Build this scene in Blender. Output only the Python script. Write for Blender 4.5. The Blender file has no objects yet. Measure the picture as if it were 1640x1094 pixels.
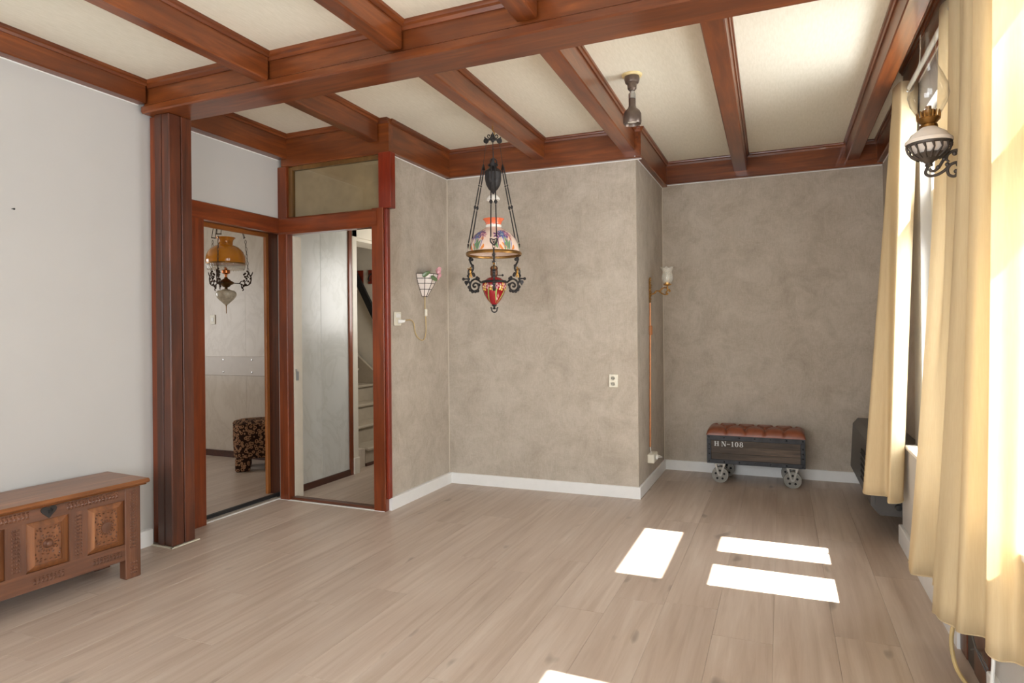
import bpy, bmesh, math, random
from mathutils import Vector, Matrix, Quaternion
random.seed(7)
PI = math.pi
SC = bpy.context.scene
COL = SC.collection
# ------------------------------------------------------------------ camera
F_PX, HOR, YAW, ROLL, EYE = 1016.6, 531.1, .4012, -.0097, 1.3
cd = bpy.data.cameras.new('camera'); cam = bpy.data.objects.new('camera', cd); COL.objects.link(cam)
cd.sensor_width = 36; cd.lens = F_PX / 1640 * 36; cd.shift_y = (HOR - 547) / 1640; cd.clip_start = .02
cam.matrix_world = Matrix.Translation((0, 0, EYE)) @ Matrix.Rotation(YAW, 4, 'Z') @ Matrix.Rotation(PI/2, 4, 'X') @ Matrix.Rotation(ROLL, 4, 'Z')
SC.camera = cam
# ------------------------------------------------------------------ light
w = bpy.data.worlds.new('World'); SC.world = w; w.use_nodes = True
bg = w.node_tree.nodes['Background']; bg.inputs[0].default_value = (.80, .90, 1, 1); bg.inputs[1].default_value = 1.6
def lamp(name, kind, energy, color, loc, direction, **kw):
    d = bpy.data.lights.new(name, kind); d.energy = energy; d.color = color
    for k, v in kw.items(): setattr(d, k, v)
    o = bpy.data.objects.new(name, d); COL.objects.link(o); o.location = loc
    o.rotation_euler = Vector(direction).to_track_quat('-Z', 'Y').to_euler(); return o
lamp('sun', 'SUN', 42, (1, .96, .90), (5, 3, 8), (-1, 0, -1.5), angle=.0095)
lamp('sky_rear_window', 'AREA', 120, (.92, .96, 1), (-1.4, -2.26, 1.55), (0, 1, 0), shape='RECTANGLE', size=2.9, size_y=1.7)
for yy in (3.755, 2.1, .45):
    lamp('sky_side_window', 'AREA', 60, (.97, .98, 1), (.95, yy, 1.55), (-1, 0, -.1), shape='RECTANGLE', size=.9, size_y=1.8)
lamp('back_room_fill', 'AREA', 17, (1, .94, .88), (-6.98, 3.5, 1.5), (1, 0, 0), shape='RECTANGLE', size=1.3, size_y=1.3)  # added fill light for the back room, no known source there
lamp('hall_fill', 'AREA', 14, (1, .97, .92), (-2.77, 5.6, 1.7), (-1, -.1, 0), shape='RECTANGLE', size=.56, size_y=.76)  # added fill light to brighten the hall, no known source there
vs = SC.view_settings; vs.view_transform = 'Standard'; vs.look = 'None'; vs.gamma = 1; vs.exposure = .16; vs.use_curve_mapping = False
# ------------------------------------------------------------------ materials
def srgb(r, g, b):
    f = lambda c: (c/255/12.92 if c/255 <= .04045 else ((c/255+.055)/1.055)**2.4)
    return (f(r), f(g), f(b), 1)
class NT:
    def __init__(s, name):
        s.m = bpy.data.materials.new(name); s.m.use_nodes = True; s.t = s.m.node_tree
        s.b = s.t.nodes['Principled BSDF']; s.out = s.t.nodes['Material Output']
    def n(s, typ, **kw):
        x = s.t.nodes.new(typ)
        for k, v in kw.items():
            if k.startswith('i_'): x.inputs[int(k[2:])].default_value = v
            else: setattr(x, k, v)
        return x
    def l(s, a, b): s.t.links.new(a, b)
    def coord(s, scale, rand=True):
        tc = s.n('ShaderNodeTexCoord'); mp = s.n('ShaderNodeMapping'); mp.inputs['Scale'].default_value = scale
        s.l(tc.outputs['Object'], mp.inputs[0])
        if rand:
            oi = s.n('ShaderNodeObjectInfo'); mu = s.n('ShaderNodeMath', operation='MULTIPLY'); mu.inputs[1].default_value = 37
            s.l(oi.outputs['Random'], mu.inputs[0]); s.l(mu.outputs[0], mp.inputs['Location'])
        return mp.outputs[0]
    def noise(s, vec, scale, detail=5, dist=0., rough=.55):
        x = s.n('ShaderNodeTexNoise'); s.l(vec, x.inputs['Vector'])
        x.inputs['Scale'].default_value = scale; x.inputs['Detail'].default_value = detail
        x.inputs['Distortion'].default_value = dist; x.inputs['Roughness'].default_value = rough
        return x.outputs['Fac']
    def ramp(s, fac, stops):
        r = s.n('ShaderNodeValToRGB'); e = r.color_ramp.elements
        while len(e) < len(stops): e.new(.5)
        for el, (p, c) in zip(e, stops): el.position = p; el.color = c
        s.l(fac, r.inputs[0]); return r.outputs[0]
    def mix(s, fac, a, b, blend='MIX'):
        x = s.n('ShaderNodeMix', data_type='RGBA', blend_type=blend)
        for sock, v in ((x.inputs[0], fac), (x.inputs[6], a), (x.inputs[7], b)):
            if hasattr(v, 'is_output'): s.l(v, sock)
            else: sock.default_value = v
        return x.outputs[2]
    def bump(s, h, strength, dist=.01):
        x = s.n('ShaderNodeBump'); x.inputs['Strength'].default_value = strength; x.inputs['Distance'].default_value = dist
        s.l(h, x.inputs['Height']); s.l(x.outputs[0], s.b.inputs['Normal'])
    def set(s, base=None, rough=.5, metal=0, spec=.5, coat=0, **kw):
        if base is not None:
            if hasattr(base, 'is_output'): s.l(base, s.b.inputs['Base Color'])
            else: s.b.inputs['Base Color'].default_value = base
        s.b.inputs['Roughness'].default_value = rough; s.b.inputs['Metallic'].default_value = metal
        s.b.inputs['Specular IOR Level'].default_value = spec; s.b.inputs['Coat Weight'].default_value = coat
        for k, v in kw.items(): s.b.inputs[k].default_value = v
        return s.m
def plain(name, c, rough=.5, metal=0, amp=.12, scale=14, **kw):
    t = NT(name); f = t.noise(t.coord((1, 1, 1)), scale, 4)
    a = tuple(x*(1-amp) for x in c[:3]) + (1,); b = tuple(min(1, x*(1+amp)) for x in c[:3]) + (1,)
    return t.set(t.ramp(f, [(.3, a), (.7, b)]), rough, metal, **kw)
def wood(name, axis, dark, mid, light, rough=.32, grain=1., coat=.25, bump=.15):
    t = NT(name); s = [9., 9., 9.]; s['xyz'.index(axis)] = .7
    v = t.coord(tuple(s)); g = t.noise(v, 3.2*grain, 6, .6, .6)
    s2 = [1.6]*3; s2['xyz'.index(axis)] = .5
    h = t.noise(t.coord(tuple(s2)), 2.2, 3, .2)
    c = t.ramp(g, [(.25, dark), (.52, mid), (.78, light)])
    c = t.mix(t.ramp(h, [(.38, (0, 0, 0, 1)), (.68, (.75, .75, .75, 1))]), c, dark)
    t.bump(g, bump, .004); return t.set(c, rough, coat=coat)
BD, BM, BL = srgb(84, 41, 20), srgb(124, 64, 28), srgb(156, 86, 38)
BEAM = {a: wood('varnished_beam_'+a, a, BD, BM, BL, .3) for a in 'xyz'}
POST = {a: wood('dark_post_'+a, a, srgb(62, 34, 24), srgb(94, 50, 32), srgb(126, 66, 38), .35) for a in 'xyz'}
FRAME = {a: wood('door_frame_'+a, a, srgb(88, 38, 16), srgb(128, 58, 23), srgb(146, 72, 30), .3) for a in 'xyz'}
REDW = wood('red_stained_wood', 'z', srgb(104, 30, 14), srgb(132, 44, 20), srgb(150, 58, 30), .28)
ORANGEW = {a: wood('orange_pine_'+a, a, srgb(146, 84, 36), srgb(176, 108, 50), srgb(192, 124, 66), .4) for a in 'xyz'}
SKIRTD = wood('dark_skirting', 'y', srgb(58, 28, 18), srgb(78, 40, 26), srgb(94, 52, 34), .4)
CHEST = {a: wood('oak_chest_'+a, a, srgb(96, 56, 30), srgb(142, 88, 50), srgb(176, 116, 68), .36, 1.2) for a in 'xyz'}
CHESTD = {a: wood('oak_carved_'+a, a, srgb(80, 48, 32), srgb(112, 70, 46), srgb(138, 90, 62), .42, 1.2) for a in 'xyz'}
def wallpaper():
    t = NT('grey_mottled_wallpaper'); v = t.coord((1, 1, 1), False)
    a = t.noise(v, 4.2, 10, .5, .74); b = t.noise(t.coord((42, 42, 7), False), 1.1, 9, 3.0, .78); c = t.noise(t.coord((9, 9, 40), False), 1.3, 8, 3.0, .75)
    base = t.ramp(a, [(.30, srgb(158, 146, 131)), (.5, srgb(180, 169, 154)), (.70, srgb(198, 188, 174))])
    base = t.mix(.17, base, t.ramp(b, [(.35, srgb(134, 120, 104)), (.65, srgb(220, 210, 196))]))
    base = t.mix(.09, base, t.ramp(c, [(.35, srgb(136, 122, 106)), (.65, srgb(220, 210, 196))]))
    t.bump(b, .1, .003); return t.set(base, .75, spec=.25)
WALLP = wallpaper()
def marble(name, lo, mid, hi):
    t = NT(name); v = t.coord((1.3, 1.3, .8)); a = t.noise(v, 2.2, 7, 1.6, .6)
    base = t.ramp(a, [(.30, lo), (.42, mid), (.47, lo), (.53, mid), (.75, hi)])
    return t.set(base, .3)
MARBLE = marble('grey_marble_panel', srgb(198, 197, 189), srgb(206, 205, 198), srgb(210, 209, 203))
MARBLEB = marble('beige_marble_panel', srgb(192, 180, 165), srgb(200, 189, 175), srgb(206, 196, 183))
WHITEWALL = plain('white_wall_paint', srgb(193, 190, 185), .8, amp=.015, scale=3, spec=.2)
def ceilmat():
    t = NT('cream_textured_ceiling'); a = t.noise(t.coord((60, 9, 9), False), 1.6, 5, .3, .6)
    t.bump(a, .18, .004); return t.set(t.ramp(a, [(.3, srgb(230, 226, 209)), (.7, srgb(240, 236, 221))]), .85, spec=.15)
CEIL = ceilmat()
SKIRT = plain('white_skirting_paint', srgb(232, 231, 228), .35, amp=.02)
CREAMP = plain('cream_painted_frame', srgb(214, 205, 188), .4, amp=.03)
def plank():
    t = NT('oak_laminate'); oi = t.n('ShaderNodeObjectInfo')
    v = t.coord((11, .55, 4)); g = t.noise(v, 2.1, 7, .5, .6); h = t.noise(t.coord((3.2, .55, 1)), 1.6, 4, .6)
    base = t.ramp(g, [(.25, srgb(170, 150, 133)), (.5, srgb(190, 172, 156)), (.75, srgb(203, 188, 174))])
    base = t.mix(t.ramp(h, [(.4, (0, 0, 0, 1)), (.72, (.5, .5, .5, 1))]), base, srgb(162, 142, 126))
    tint = t.ramp(oi.outputs['Random'], [(0, (.91, .90, .89, 1)), (1, (1, 1, 1, 1))])
    base = t.mix(1., base, tint, 'MULTIPLY')
    k = t.noise(t.coord((5.5, 2.2, 1)), 1.5, 2, .15, .4)
    base = t.mix(t.ramp(k, [(.70, (0, 0, 0, 1)), (.77, (.55, .55, .55, 1))]), base, srgb(104, 92, 80))
    t.bump(g, .05, .002); return t.set(base, .36, spec=.4)
PLANK = plank()
GAP = plain('floor_joint', srgb(150, 134, 116), .8)
def curtain_mat():
    t = NT('cream_curtain_fabric'); a = t.noise(t.coord((220, 220, 14), False), 1, 3)
    c = t.ramp(a, [(.3, srgb(228, 208, 168)), (.7, srgb(237, 219, 182))])
    d = t.n('ShaderNodeBsdfDiffuse'); tr = t.n('ShaderNodeBsdfTranslucent'); mx = t.n('ShaderNodeMixShader'); mx.inputs[0].default_value = .4
    tr.inputs[0].default_value = srgb(246, 236, 214); t.l(c, d.inputs[0]); t.l(d.outputs[0], mx.inputs[1]); t.l(tr.outputs[0], mx.inputs[2]); t.l(mx.outputs[0], t.out.inputs[0])
    return t.m
CURT = curtain_mat()
def fres(t, ior):
    g = t.n('ShaderNodeNewGeometry'); m = t.n('ShaderNodeMath', operation='MULTIPLY_ADD'); m.inputs[1].default_value = 1/ior-ior; m.inputs[2].default_value = ior
    fr = t.n('ShaderNodeFresnel'); t.l(g.outputs['Backfacing'], m.inputs[0]); t.l(m.outputs[0], fr.inputs[0]); return fr
def clear(name, tint=(1, 1, 1, 1), ior=1.45, frost=0.):
    t = NT(name); fr = fres(t, ior)
    tb = t.n('ShaderNodeBsdfTransparent'); tb.inputs[0].default_value = tint
    gl = t.n('ShaderNodeBsdfGlossy'); gl.inputs['Roughness'].default_value = .03
    mx = t.n('ShaderNodeMixShader'); t.l(fr.outputs[0], mx.inputs[0]); t.l(tb.outputs[0], mx.inputs[1]); t.l(gl.outputs[0], mx.inputs[2])
    last = mx.outputs[0]
    if frost:
        d = t.n('ShaderNodeBsdfDiffuse'); d.inputs[0].default_value = (.9, .88, .82, 1)
        m2 = t.n('ShaderNodeMixShader'); m2.inputs[0].default_value = frost; t.l(last, m2.inputs[1]); t.l(d.outputs[0], m2.inputs[2]); last = m2.outputs[0]
    t.l(last, t.out.inputs[0]); return t.m
GLASS = clear('clear_glass', (.985, .985, .98, 1)); WINGLASS = clear('window_glass', (.97, .98, .98, 1))
FROST = clear('etched_glass', (.95, .94, .9, 1), 1.45, .22)
def glazed(name, c, tr=.25, rough=.15):
    t = NT(name); return t.set(c, rough, coat=.4)
IRON = plain('black_cast_iron', srgb(52, 49, 48), .5, .5, .3, 40)
IRONG = plain('grey_brown_iron', srgb(84, 76, 70), .5, .5, .2, 40)
BRASS = plain('aged_brass', srgb(150, 112, 62), .35, .9, .2, 30)
BRASSB = plain('bright_brass', srgb(196, 150, 82), .28, .9, .15, 30)
COPPER = plain('copper_pipe', srgb(214, 150, 106), .35, .6, .1, 20)
BRONZE = plain('brown_bronze_metal', srgb(112, 98, 88), .34, .55, .1, 20)
STEEL = plain('steel', srgb(190, 190, 188), .3, .9, .05)
GREYMETAL = plain('worn_grey_metal', srgb(170, 166, 158), .5, .35, .15, 30)
DARKSTRAP = plain('blackened_metal_strap', srgb(46, 46, 48), .45, .5, .35, 22)
RUBBER = plain('black_rubber', srgb(26, 25, 25), .6)
DARK = plain('dark_hole', srgb(20, 18, 17), .8)
CREAMPL = plain('cream_plastic', srgb(230, 224, 206), .4, amp=.02)
WHITEPL = plain('white_plastic', srgb(236, 235, 230), .4, amp=.02)
TANCORD = plain('beige_cord', srgb(204, 178, 124), .6); GREYCORD = plain('grey_cord', srgb(96, 94, 92), .6)
OPAL = plain('opal_glass_peach', srgb(240, 214, 196), .14, amp=.05, scale=9, coat=.4)
OPALW = plain('opal_white_glass', srgb(236, 232, 222), .14, amp=.02, coat=.4)
CORAL = plain('coral_glass', srgb(232, 116, 76), .15, amp=.1, coat=.4)
REDGL = plain('red_glazed_ceramic', srgb(150, 26, 36), .14, amp=.15, coat=.6)
AMBER = plain('amber_glass', srgb(206, 128, 20), .10, amp=.10, scale=6, coat=.6)
CERAM = plain('cream_veined_ceramic', srgb(200, 190, 168), .2, amp=.25, scale=40, coat=.4)
PAINTC = {k: plain('painted_'+k, c, .3, amp=.1) for k, c in dict(green=srgb(110, 150, 104), orange=srgb(226, 138, 64), blue=srgb(92, 112, 176), purple=srgb(124, 74, 122), yellow=srgb(236, 196, 92), pink=srgb(206, 140, 150), lime=srgb(150, 186, 96), teal=srgb(88, 142, 160)).items()}
LEATHER = plain('tan_leather', srgb(132, 72, 46), .36, amp=.18, scale=18)
GREYBOARD = {a: wood('weathered_board_'+a, a, srgb(58, 50, 44), srgb(92, 79, 68), srgb(124, 104, 86), .7, 1.6, 0, .4) for a in 'xyz'}
LETTER = plain('pale_stencil_paint', srgb(214, 216, 214), .6, amp=.04)
HEATER = plain('charcoal_enamel', srgb(78, 76, 74), .38, .2, .06, 8); HEATERD = plain('black_grille', srgb(26, 25, 24), .6)
MILK = plain('milk_white_glass', srgb(232, 222, 212), .2, amp=.02, coat=.4)
GPANE = plain('cream_leaded_glass', srgb(232, 222, 214), .15, amp=.05, scale=24); GLEAF = plain('green_leaded_glass', srgb(100, 120, 84), .2); GPINK = plain('pink_leaded_glass', srgb(214, 158, 164), .2, amp=.2, scale=50); GLEAD = plain('lead_came', srgb(70, 58, 52), .5, .5)
SILL = plain('white_sill', srgb(238, 236, 230), .35, amp=.02); GREYF = plain('grey_window_frame', srgb(196, 194, 186), .4, amp=.03)
def leopard():
    t = NT('leopard_plush'); v = t.coord((1, 1, 1)); vo = t.n('ShaderNodeTexVoronoi'); vo.inputs['Scale'].default_value = 34; t.l(v, vo.inputs['Vector'])
    nz = t.noise(v, 60, 3)
    ad = t.n('ShaderNodeMath', operation='ADD'); t.l(vo.outputs['Distance'], ad.inputs[0]); mu = t.n('ShaderNodeMath', operation='MULTIPLY'); mu.inputs[1].default_value = .35; t.l(nz, mu.inputs[0]); t.l(mu.outputs[0], ad.inputs[1])
    c = t.ramp(ad.outputs[0], [(.22, srgb(60, 38, 28)), (.34, srgb(46, 30, 24)), (.43, srgb(150, 110, 82)), (.64, srgb(172, 132, 102)), (.72, srgb(52, 34, 26))])
    return t.set(c, .9, spec=.1)
LEO = leopard()
# ------------------------------------------------------------------ geometry helpers
class MB:
    def __init__(s): s.v = []; s.f = []
    def add(s, vs, fs):
        o = len(s.v); s.v += [tuple(x) for x in vs]; s.f += [tuple(i+o for i in f) for f in fs]; return s
    def bm(s, bm):
        bm.verts.index_update(); s.add([v.co[:] for v in bm.verts], [[v.index for v in f.verts] for f in bm.faces]); bm.free(); return s
    def box(s, x0, x1, y0, y1, z0, z1, bev=0., seg=1):
        b = bmesh.new(); bmesh.ops.create_cube(b, size=1)
        for v in b.verts: v.co = ((x0+x1)/2 + v.co.x*(x1-x0), (y0+y1)/2 + v.co.y*(y1-y0), (z0+z1)/2 + v.co.z*(z1-z0))
        if bev: bmesh.ops.bevel(b, geom=b.edges[:], offset=bev, segments=seg, affect='EDGES', profile=.6)
        return s.bm(b)
    def prism(s, poly, axis, a, b):
        n = len(poly); mk = {'x': lambda p, q: (q, p[0], p[1]), 'y': lambda p, q: (p[0], q, p[1]), 'z': lambda p, q: (p[0], p[1], q)}[axis]
        vs = [mk(p, a) for p in poly] + [mk(p, b) for p in poly]
        return s.add(vs, [tuple(range(n))[::-1], tuple(range(n, 2*n))] + [(i, (i+1) % n, n+(i+1) % n, n+i) for i in range(n)])
    def seg(s, p0, p1, t, z0, z1, prof=None):
        """bar along the plan line p0-p1, grown by t to its left; prof: (offset, z) outline instead of a rectangle"""
        p0, p1 = Vector(p0), Vector(p1); d = (p1-p0).normalized(); nrm = Vector((-d.y, d.x))
        prof = prof or [(0, z0), (t, z0), (t, z1), (0, z1)]; n = len(prof); vs = []
        for p in (p0, p1):
            for o, z in prof: q = p + nrm*o; vs.append((q.x, q.y, z))
        return s.add(vs, [tuple(range(n))[::-1], tuple(range(n, 2*n))] + [(i, (i+1) % n, n+(i+1) % n, n+i) for i in range(n)])
    def lathe(s, prof, n=28, c=(0, 0, 0), a0=0., a1=2*PI, wave=None):
        full = abs(a1-a0-2*PI) < 1e-6; m = n if full else n+1; vs = []; fs = []
        for i in range(m):
            a = a0+(a1-a0)*i/n
            for j, (r, z) in enumerate(prof):
                rr, zz = (r, z) if not wave else wave(r, z, a, j)
                vs.append((c[0]+rr*math.cos(a), c[1]+rr*math.sin(a), c[2]+zz))
        k = len(prof)
        for i in range(n):
            for j in range(k-1):
                p, q = i*k+j, ((i+1) % m)*k+j
                fs.append((p, q, q+1, p+1))
        return s.add(vs, fs)
    def tube(s, pts, r, n=7, closed=False):
        pts = [Vector(p) for p in pts]; m = len(pts); vs = []; fs = []
        rs = r if isinstance(r, (list, tuple)) else [r]*m
        up = None
        for i, p in enumerate(pts):
            t = (pts[(i+1) % m]-pts[i-1]) if closed else (pts[min(i+1, m-1)]-pts[max(i-1, 0)])
            t = t.normalized() if t.length > 1e-9 else Vector((0, 0, 1))
            if up is None: up = Vector((0, 0, 1)) if abs(t.z) < .9 else Vector((1, 0, 0))
            x = t.cross(up); x = x.normalized() if x.length > 1e-6 else t.orthogonal().normalized(); y = x.cross(t).normalized(); up = y
            for k in range(n):
                a = 2*PI*k/n; q = p + x*math.cos(a)*rs[i] + y*math.sin(a)*rs[i]; vs.append(q)
        for i in range(m if closed else m-1):
            for k in range(n):
                a, b = i*n+k, i*n+(k+1) % n; c, d = ((i+1) % m)*n+k, ((i+1) % m)*n+(k+1) % n
                fs.append((a, b, d, c))
        if not closed: fs += [tuple(range(n))[::-1], tuple(range((m-1)*n, m*n))]
        return s.add(vs, fs)
    def ball(s, c, r, n=10, sz=1.):
        return s.lathe([(max(1e-4, r*math.sin(PI*j/8)), -r*sz*math.cos(PI*j/8)) for j in range(9)], n, c)
    def xf(s, M):
        s.v = [tuple(M @ Vector(v)) for v in s.v]; return s
def smoothpath(pts, k=6, closed=False):
    P = [Vector(p) for p in pts]; n = len(P); out = []
    for i in range(n if closed else n-1):
        g = (lambda j: P[j % n]) if closed else (lambda j: P[min(max(j, 0), n-1)])
        a, b, c, d = g(i-1), g(i), g(i+1), g(i+2)
        for j in range(k):
            t = j/k; out.append(.5*((2*b)+(c-a)*t+(2*a-5*b+4*c-d)*t*t+(3*b-a-3*c+d)*t**3))
    if not closed: out.append(P[-1])
    return out
def spiral(c, u, v, r0, r1, a0, a1, n=22):
    c, u, v = Vector(c), Vector(u), Vector(v)
    return [c+u*math.cos(a0+(a1-a0)*i/n)*(r0+(r1-r0)*i/n)+v*math.sin(a0+(a1-a0)*i/n)*(r0+(r1-r0)*i/n) for i in range(n+1)]
LOCAL = set()
def obj(name, mb, mat, parent=None, angle=32, label=None):
    me = bpy.data.meshes.new(name); o = bpy.data.objects.new(name, me); COL.objects.link(o)
    vs = mb.v
    if parent is not None and parent in LOCAL:
        o.parent = parent
    else:
        lo = [min(v[i] for v in vs) for i in range(3)]; hi = [max(v[i] for v in vs) for i in range(3)]
        c = ((lo[0]+hi[0])/2, (lo[1]+hi[1])/2, lo[2]); vs = [(v[0]-c[0], v[1]-c[1], v[2]-c[2]) for v in vs]
        if parent is not None: o.parent = parent; o.location = Vector(c)-WLOC[parent]
        else: o.location = c
        WLOC[o] = Vector(c)
    me.from_pydata(vs, [], mb.f); me.validate(); b = bmesh.new(); b.from_mesh(me); bmesh.ops.recalc_face_normals(b, faces=b.faces[:]); b.to_mesh(me); b.free()
    me.materials.append(mat)
    for p in me.polygons: p.use_smooth = True
    me.set_sharp_from_angle(angle=math.radians(angle))
    if parent is not None and parent in LOCAL: LOCAL.add(o)
    if label: o['label'] = label
    return o
WLOC = {}
def tag(o, label, cat, group=None):
    o['label'] = label; o['category'] = cat
    if group: o['group'] = group
    return o
def thing(name, label, cat, loc=(0, 0, 0), rz=0, group=None):
    o = bpy.data.objects.new(name, None); COL.objects.link(o); o.location = loc; o.rotation_euler = (0, 0, rz); o.empty_display_size = .05
    LOCAL.add(o); return tag(o, label, cat, group)
def struct(name, mb, mat, label=None, **kw):
    o = obj(name, mb, mat, **kw); o['kind'] = 'structure'
    if label: o['label'] = label
    return o
B = lambda *a, **k: MB().box(*a, **k)
# ------------------------------------------------------------------ the setting
XL, ZC = -3.63, 2.855
PA, PB, PC, PD, PE = (-2.655, 3.92), (-2.655, 4.845), (-1.022, 4.888), (-1.018, 6.03), (.78, 6.035)
# floor: sub-base and single planks
fl = struct('floor', B(-7.0, .98, -2.3, 6.4, -.06, -.0125), GAP, 'grey beige oak laminate floor of long planks')
PW, PL = .24, 1.36; pcache = {}
def plank_mesh(wd, ln):
    k = (round(wd, 3), round(ln, 3))
    if k not in pcache:
        mb = MB(); g = .0004; c = .0011; h = .012
        x0, x1, y0, y1 = g, wd-g, g, ln-g
        mb.add([(x0, y0, 0), (x1, y0, 0), (x1, y1, 0), (x0, y1, 0), (x0, y0, h-c/2), (x1, y0, h-c/2), (x1, y1, h-c/2), (x0, y1, h-c/2), (x0+c, y0+c, h), (x1-c, y0+c, h), (x1-c, y1-c, h), (x0+c, y1-c, h)],
               [(0, 1, 5, 4), (1, 2, 6, 5), (2, 3, 7, 6), (3, 0, 4, 7), (4, 5, 9, 8), (5, 6, 10, 9), (6, 7, 11, 10), (7, 4, 8, 11), (8, 9, 10, 11)])
        me = bpy.data.meshes.new('plank'); me.from_pydata(mb.v, [], mb.f); me.materials.append(PLANK); pcache[k] = me
    return pcache[k]
def lay(x0, wd, y0, y1, off):
    y = y0 - off
    while y < y1:
        a, b = max(y, y0), min(y+PL, y1)
        if b-a > .03:
            o = bpy.data.objects.new('plank', plank_mesh(wd, b-a)); COL.objects.link(o); o.parent = fl; o.location = Vector((x0, a, -.012))-WLOC[fl]
        y += PL
for k in range(-26, 4):
    xa = -.043+PW*k; xb = xa+PW; xm = (xa+xb)/2; off = random.random()*PL
    if xb < XL-.03:
        if xa < -6.4: continue
        lay(xa, PW, 2.45, 5.03, off)
        if xb > -4.0: lay(xa, PW, 5.13, 6.25, random.random()*PL)
    elif xa < PA[0]+.02: lay(xa, PW, -2.2, 6.25, off)
    elif xa < PC[0]: lay(xa, PW, -2.2, 4.88, off)
    else: lay(xa, min(PW, .78-xa), -2.2, 6.03, off)
struct('ceiling', B(-3.66, .98, -2.3, 6.12, ZC, ZC+.08), CEIL, 'cream textured ceiling between the beams')
# left wall around door 1 (opening y 3.14-3.925, z<2.09)
wl = MB().box(-3.90, XL, -2.3, 3.14, 0, 2.9).box(-3.90, XL, 3.14, 4.02, 2.14, 2.9).box(-3.90, XL-.02, 4.02, 4.80, 0, 2.9)
struct('wall_left', wl, WHITEWALL, 'plain off white plastered wall')
struct('wall_rear', MB().box(-3.66, -3.0, -2.4, -2.2, 0, 2.9).box(.2, .98, -2.4, -2.2, 0, 2.9).box(-3.0, .2, -2.4, -2.2, 0, .65).box(-3.0, .2, -2.4, -2.2, 2.45, 2.9), WHITEWALL)
# hall box, middle wall, recess, back wall
def sw(name, p0, p1, t, z0, z1, label): return struct(name, MB().seg(p0, p1, t, z0, z1), WALLP, label)
sw('wall_hall_side', (PA[0], 3.94), PB, .09, 0, 2.9, 'short grey mottled wallpaper wall beside the stair door')
sw('wall_middle', (PB[0]-.0, PB[1]), PC, .10, 0, 2.9, 'grey mottled wallpaper wall behind the painted hanging lamp')
sw('wall_recess_side', PC, PD, .09, 0, 2.9, 'narrow grey wallpaper return wall behind the brass sconce')
sw('wall_back', (PD[0]-.05, PD[1]), (.98, 6.036), .10, 0, 2.9, 'grey mottled wallpaper wall behind the wheeled bench')
# fine pale sealant lines in the wallpaper corners
for i, (p, z1) in enumerate(((PB, 2.62), (PD, 2.65))):
    struct('trim_%d' % (20+i), B(p[0], p[0]+.004, p[1]-.004, p[1], .09, z1), CREAMP)
# skirting boards
def base(name, p0, p1, t=.015, h=.09, mat=SKIRT): return struct(name, MB().seg(p0, p1, t, 0, h, [(0, 0), (t, 0), (t, h-.004), (t-.004, h), (0, h)]), mat)
base('baseboard_hall_side', PB, (PA[0], 3.918), .028)
base('baseboard_middle', (PC[0]+.014, PC[1]), (PB[0]+.028, PB[1]))
base('baseboard_recess', PD, (PC[0], PC[1]-.015))
base('baseboard_back', (PE[0]-.0, PE[1]), (PD[0]+.015, PD[1]))
base('baseboard_left', (XL, 2.748), (XL, -2.2), .035, .1)
# right wall: parapet, piers, lintel, recess at the back
XP = .665
RWIN = [(3.28, 4.235), (1.63, 2.585), (-.03, .925)]  # third opening is out of view, added for lighting only
wr = MB().box(XP, .84, -2.2, 4.45, 0, .598)
ed = [4.45] + [e for w_ in RWIN for e in (w_[1], w_[0])] + [-2.2]
for i in range(0, len(ed), 2): wr.box(.735, .84, ed[i+1], ed[i], .598, 2.9)
wr.box(.735, .84, -2.2, 4.45, 2.5, 2.9)
struct('wall_right', wr, WHITEWALL, 'white window wall with a low boxed parapet')
struct('wall_window_corner', B(.785, 1.0, 4.45, 6.04, 0, 2.9), WALLP, 'narrow wallpaper strip of the window wall by the far corner')
base('baseboard_right', (XP, 3.06), (XP, 4.45), .022, .11)
base('baseboard_right_near', (XP, -2.2), (XP, 2.66), .022, .11)
for n, (y0, y1) in enumerate(RWIN, 1):
    fr = MB(); x0, x1 = .785, .815
    ya, yb = y0+.022, y1-.025
    fr.box(x0, x1, y0, ya, .60, 2.50).box(x0, x1, yb, y1, .60, 2.50)
    fr.box(x0, x1, ya, yb, 2.472, 2.50).box(x0, x1, ya, yb, 1.755, 2.07).box(x0, x1, ya, yb, .60, .66)
    fr.box(x0, x1, ya, ya+.045, .66, 1.755).box(x0, x1, yb-.03, yb, .66, 1.755).box(x0, x1, y0+.39, y0+.62, .66, 1.755)
    wf = struct('window_%d' % n, fr, GREYF, 'grey painted window frame with one top light and two casements' if n == 1 else None)
    for (a, b, c, d) in ((ya, yb, 2.07, 2.472), (ya+.045, y0+.39, .66, 1.755), (y0+.62, yb-.03, .66, 1.755)):
        obj('pane', B(.798, .802, a, b, c, d), WINGLASS, wf)
    struct('trim_%d' % n, B(.653, .785, y0-.03, y1+.03, .598, .622, bev=.004), SILL, 'white window sill')
wf = struct('window_4', MB().box(-3.0, .2, -2.32, -2.28, .65, .71).box(-3.0, .2, -2.32, -2.28, 2.39, 2.45).box(-3.0, -2.94, -2.32, -2.28, .71, 2.39).box(.14, .2, -2.32, -2.28, .71, 2.39).box(-1.43, -1.37, -2.32, -2.28, .71, 2.39), GREYF)
# ---- beams
def crown(h=.045, t=.03, z=ZC): return [(0, z), (0, z-h), (t*.35, z-h), (t*.55, z-h*.62), (t*.9, z-h*.45), (t, z-h*.25), (t, z)]
def beam(name, label, mb, ax, mould=(), mat=None):
    o = struct(name, mb, (mat or BEAM)[ax], label)
    for p0, p1, m_ax in mould: obj('moulding', MB().seg(p0, p1, 0, 0, 0, crown()), BEAM[m_ax], o)
    return o
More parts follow.
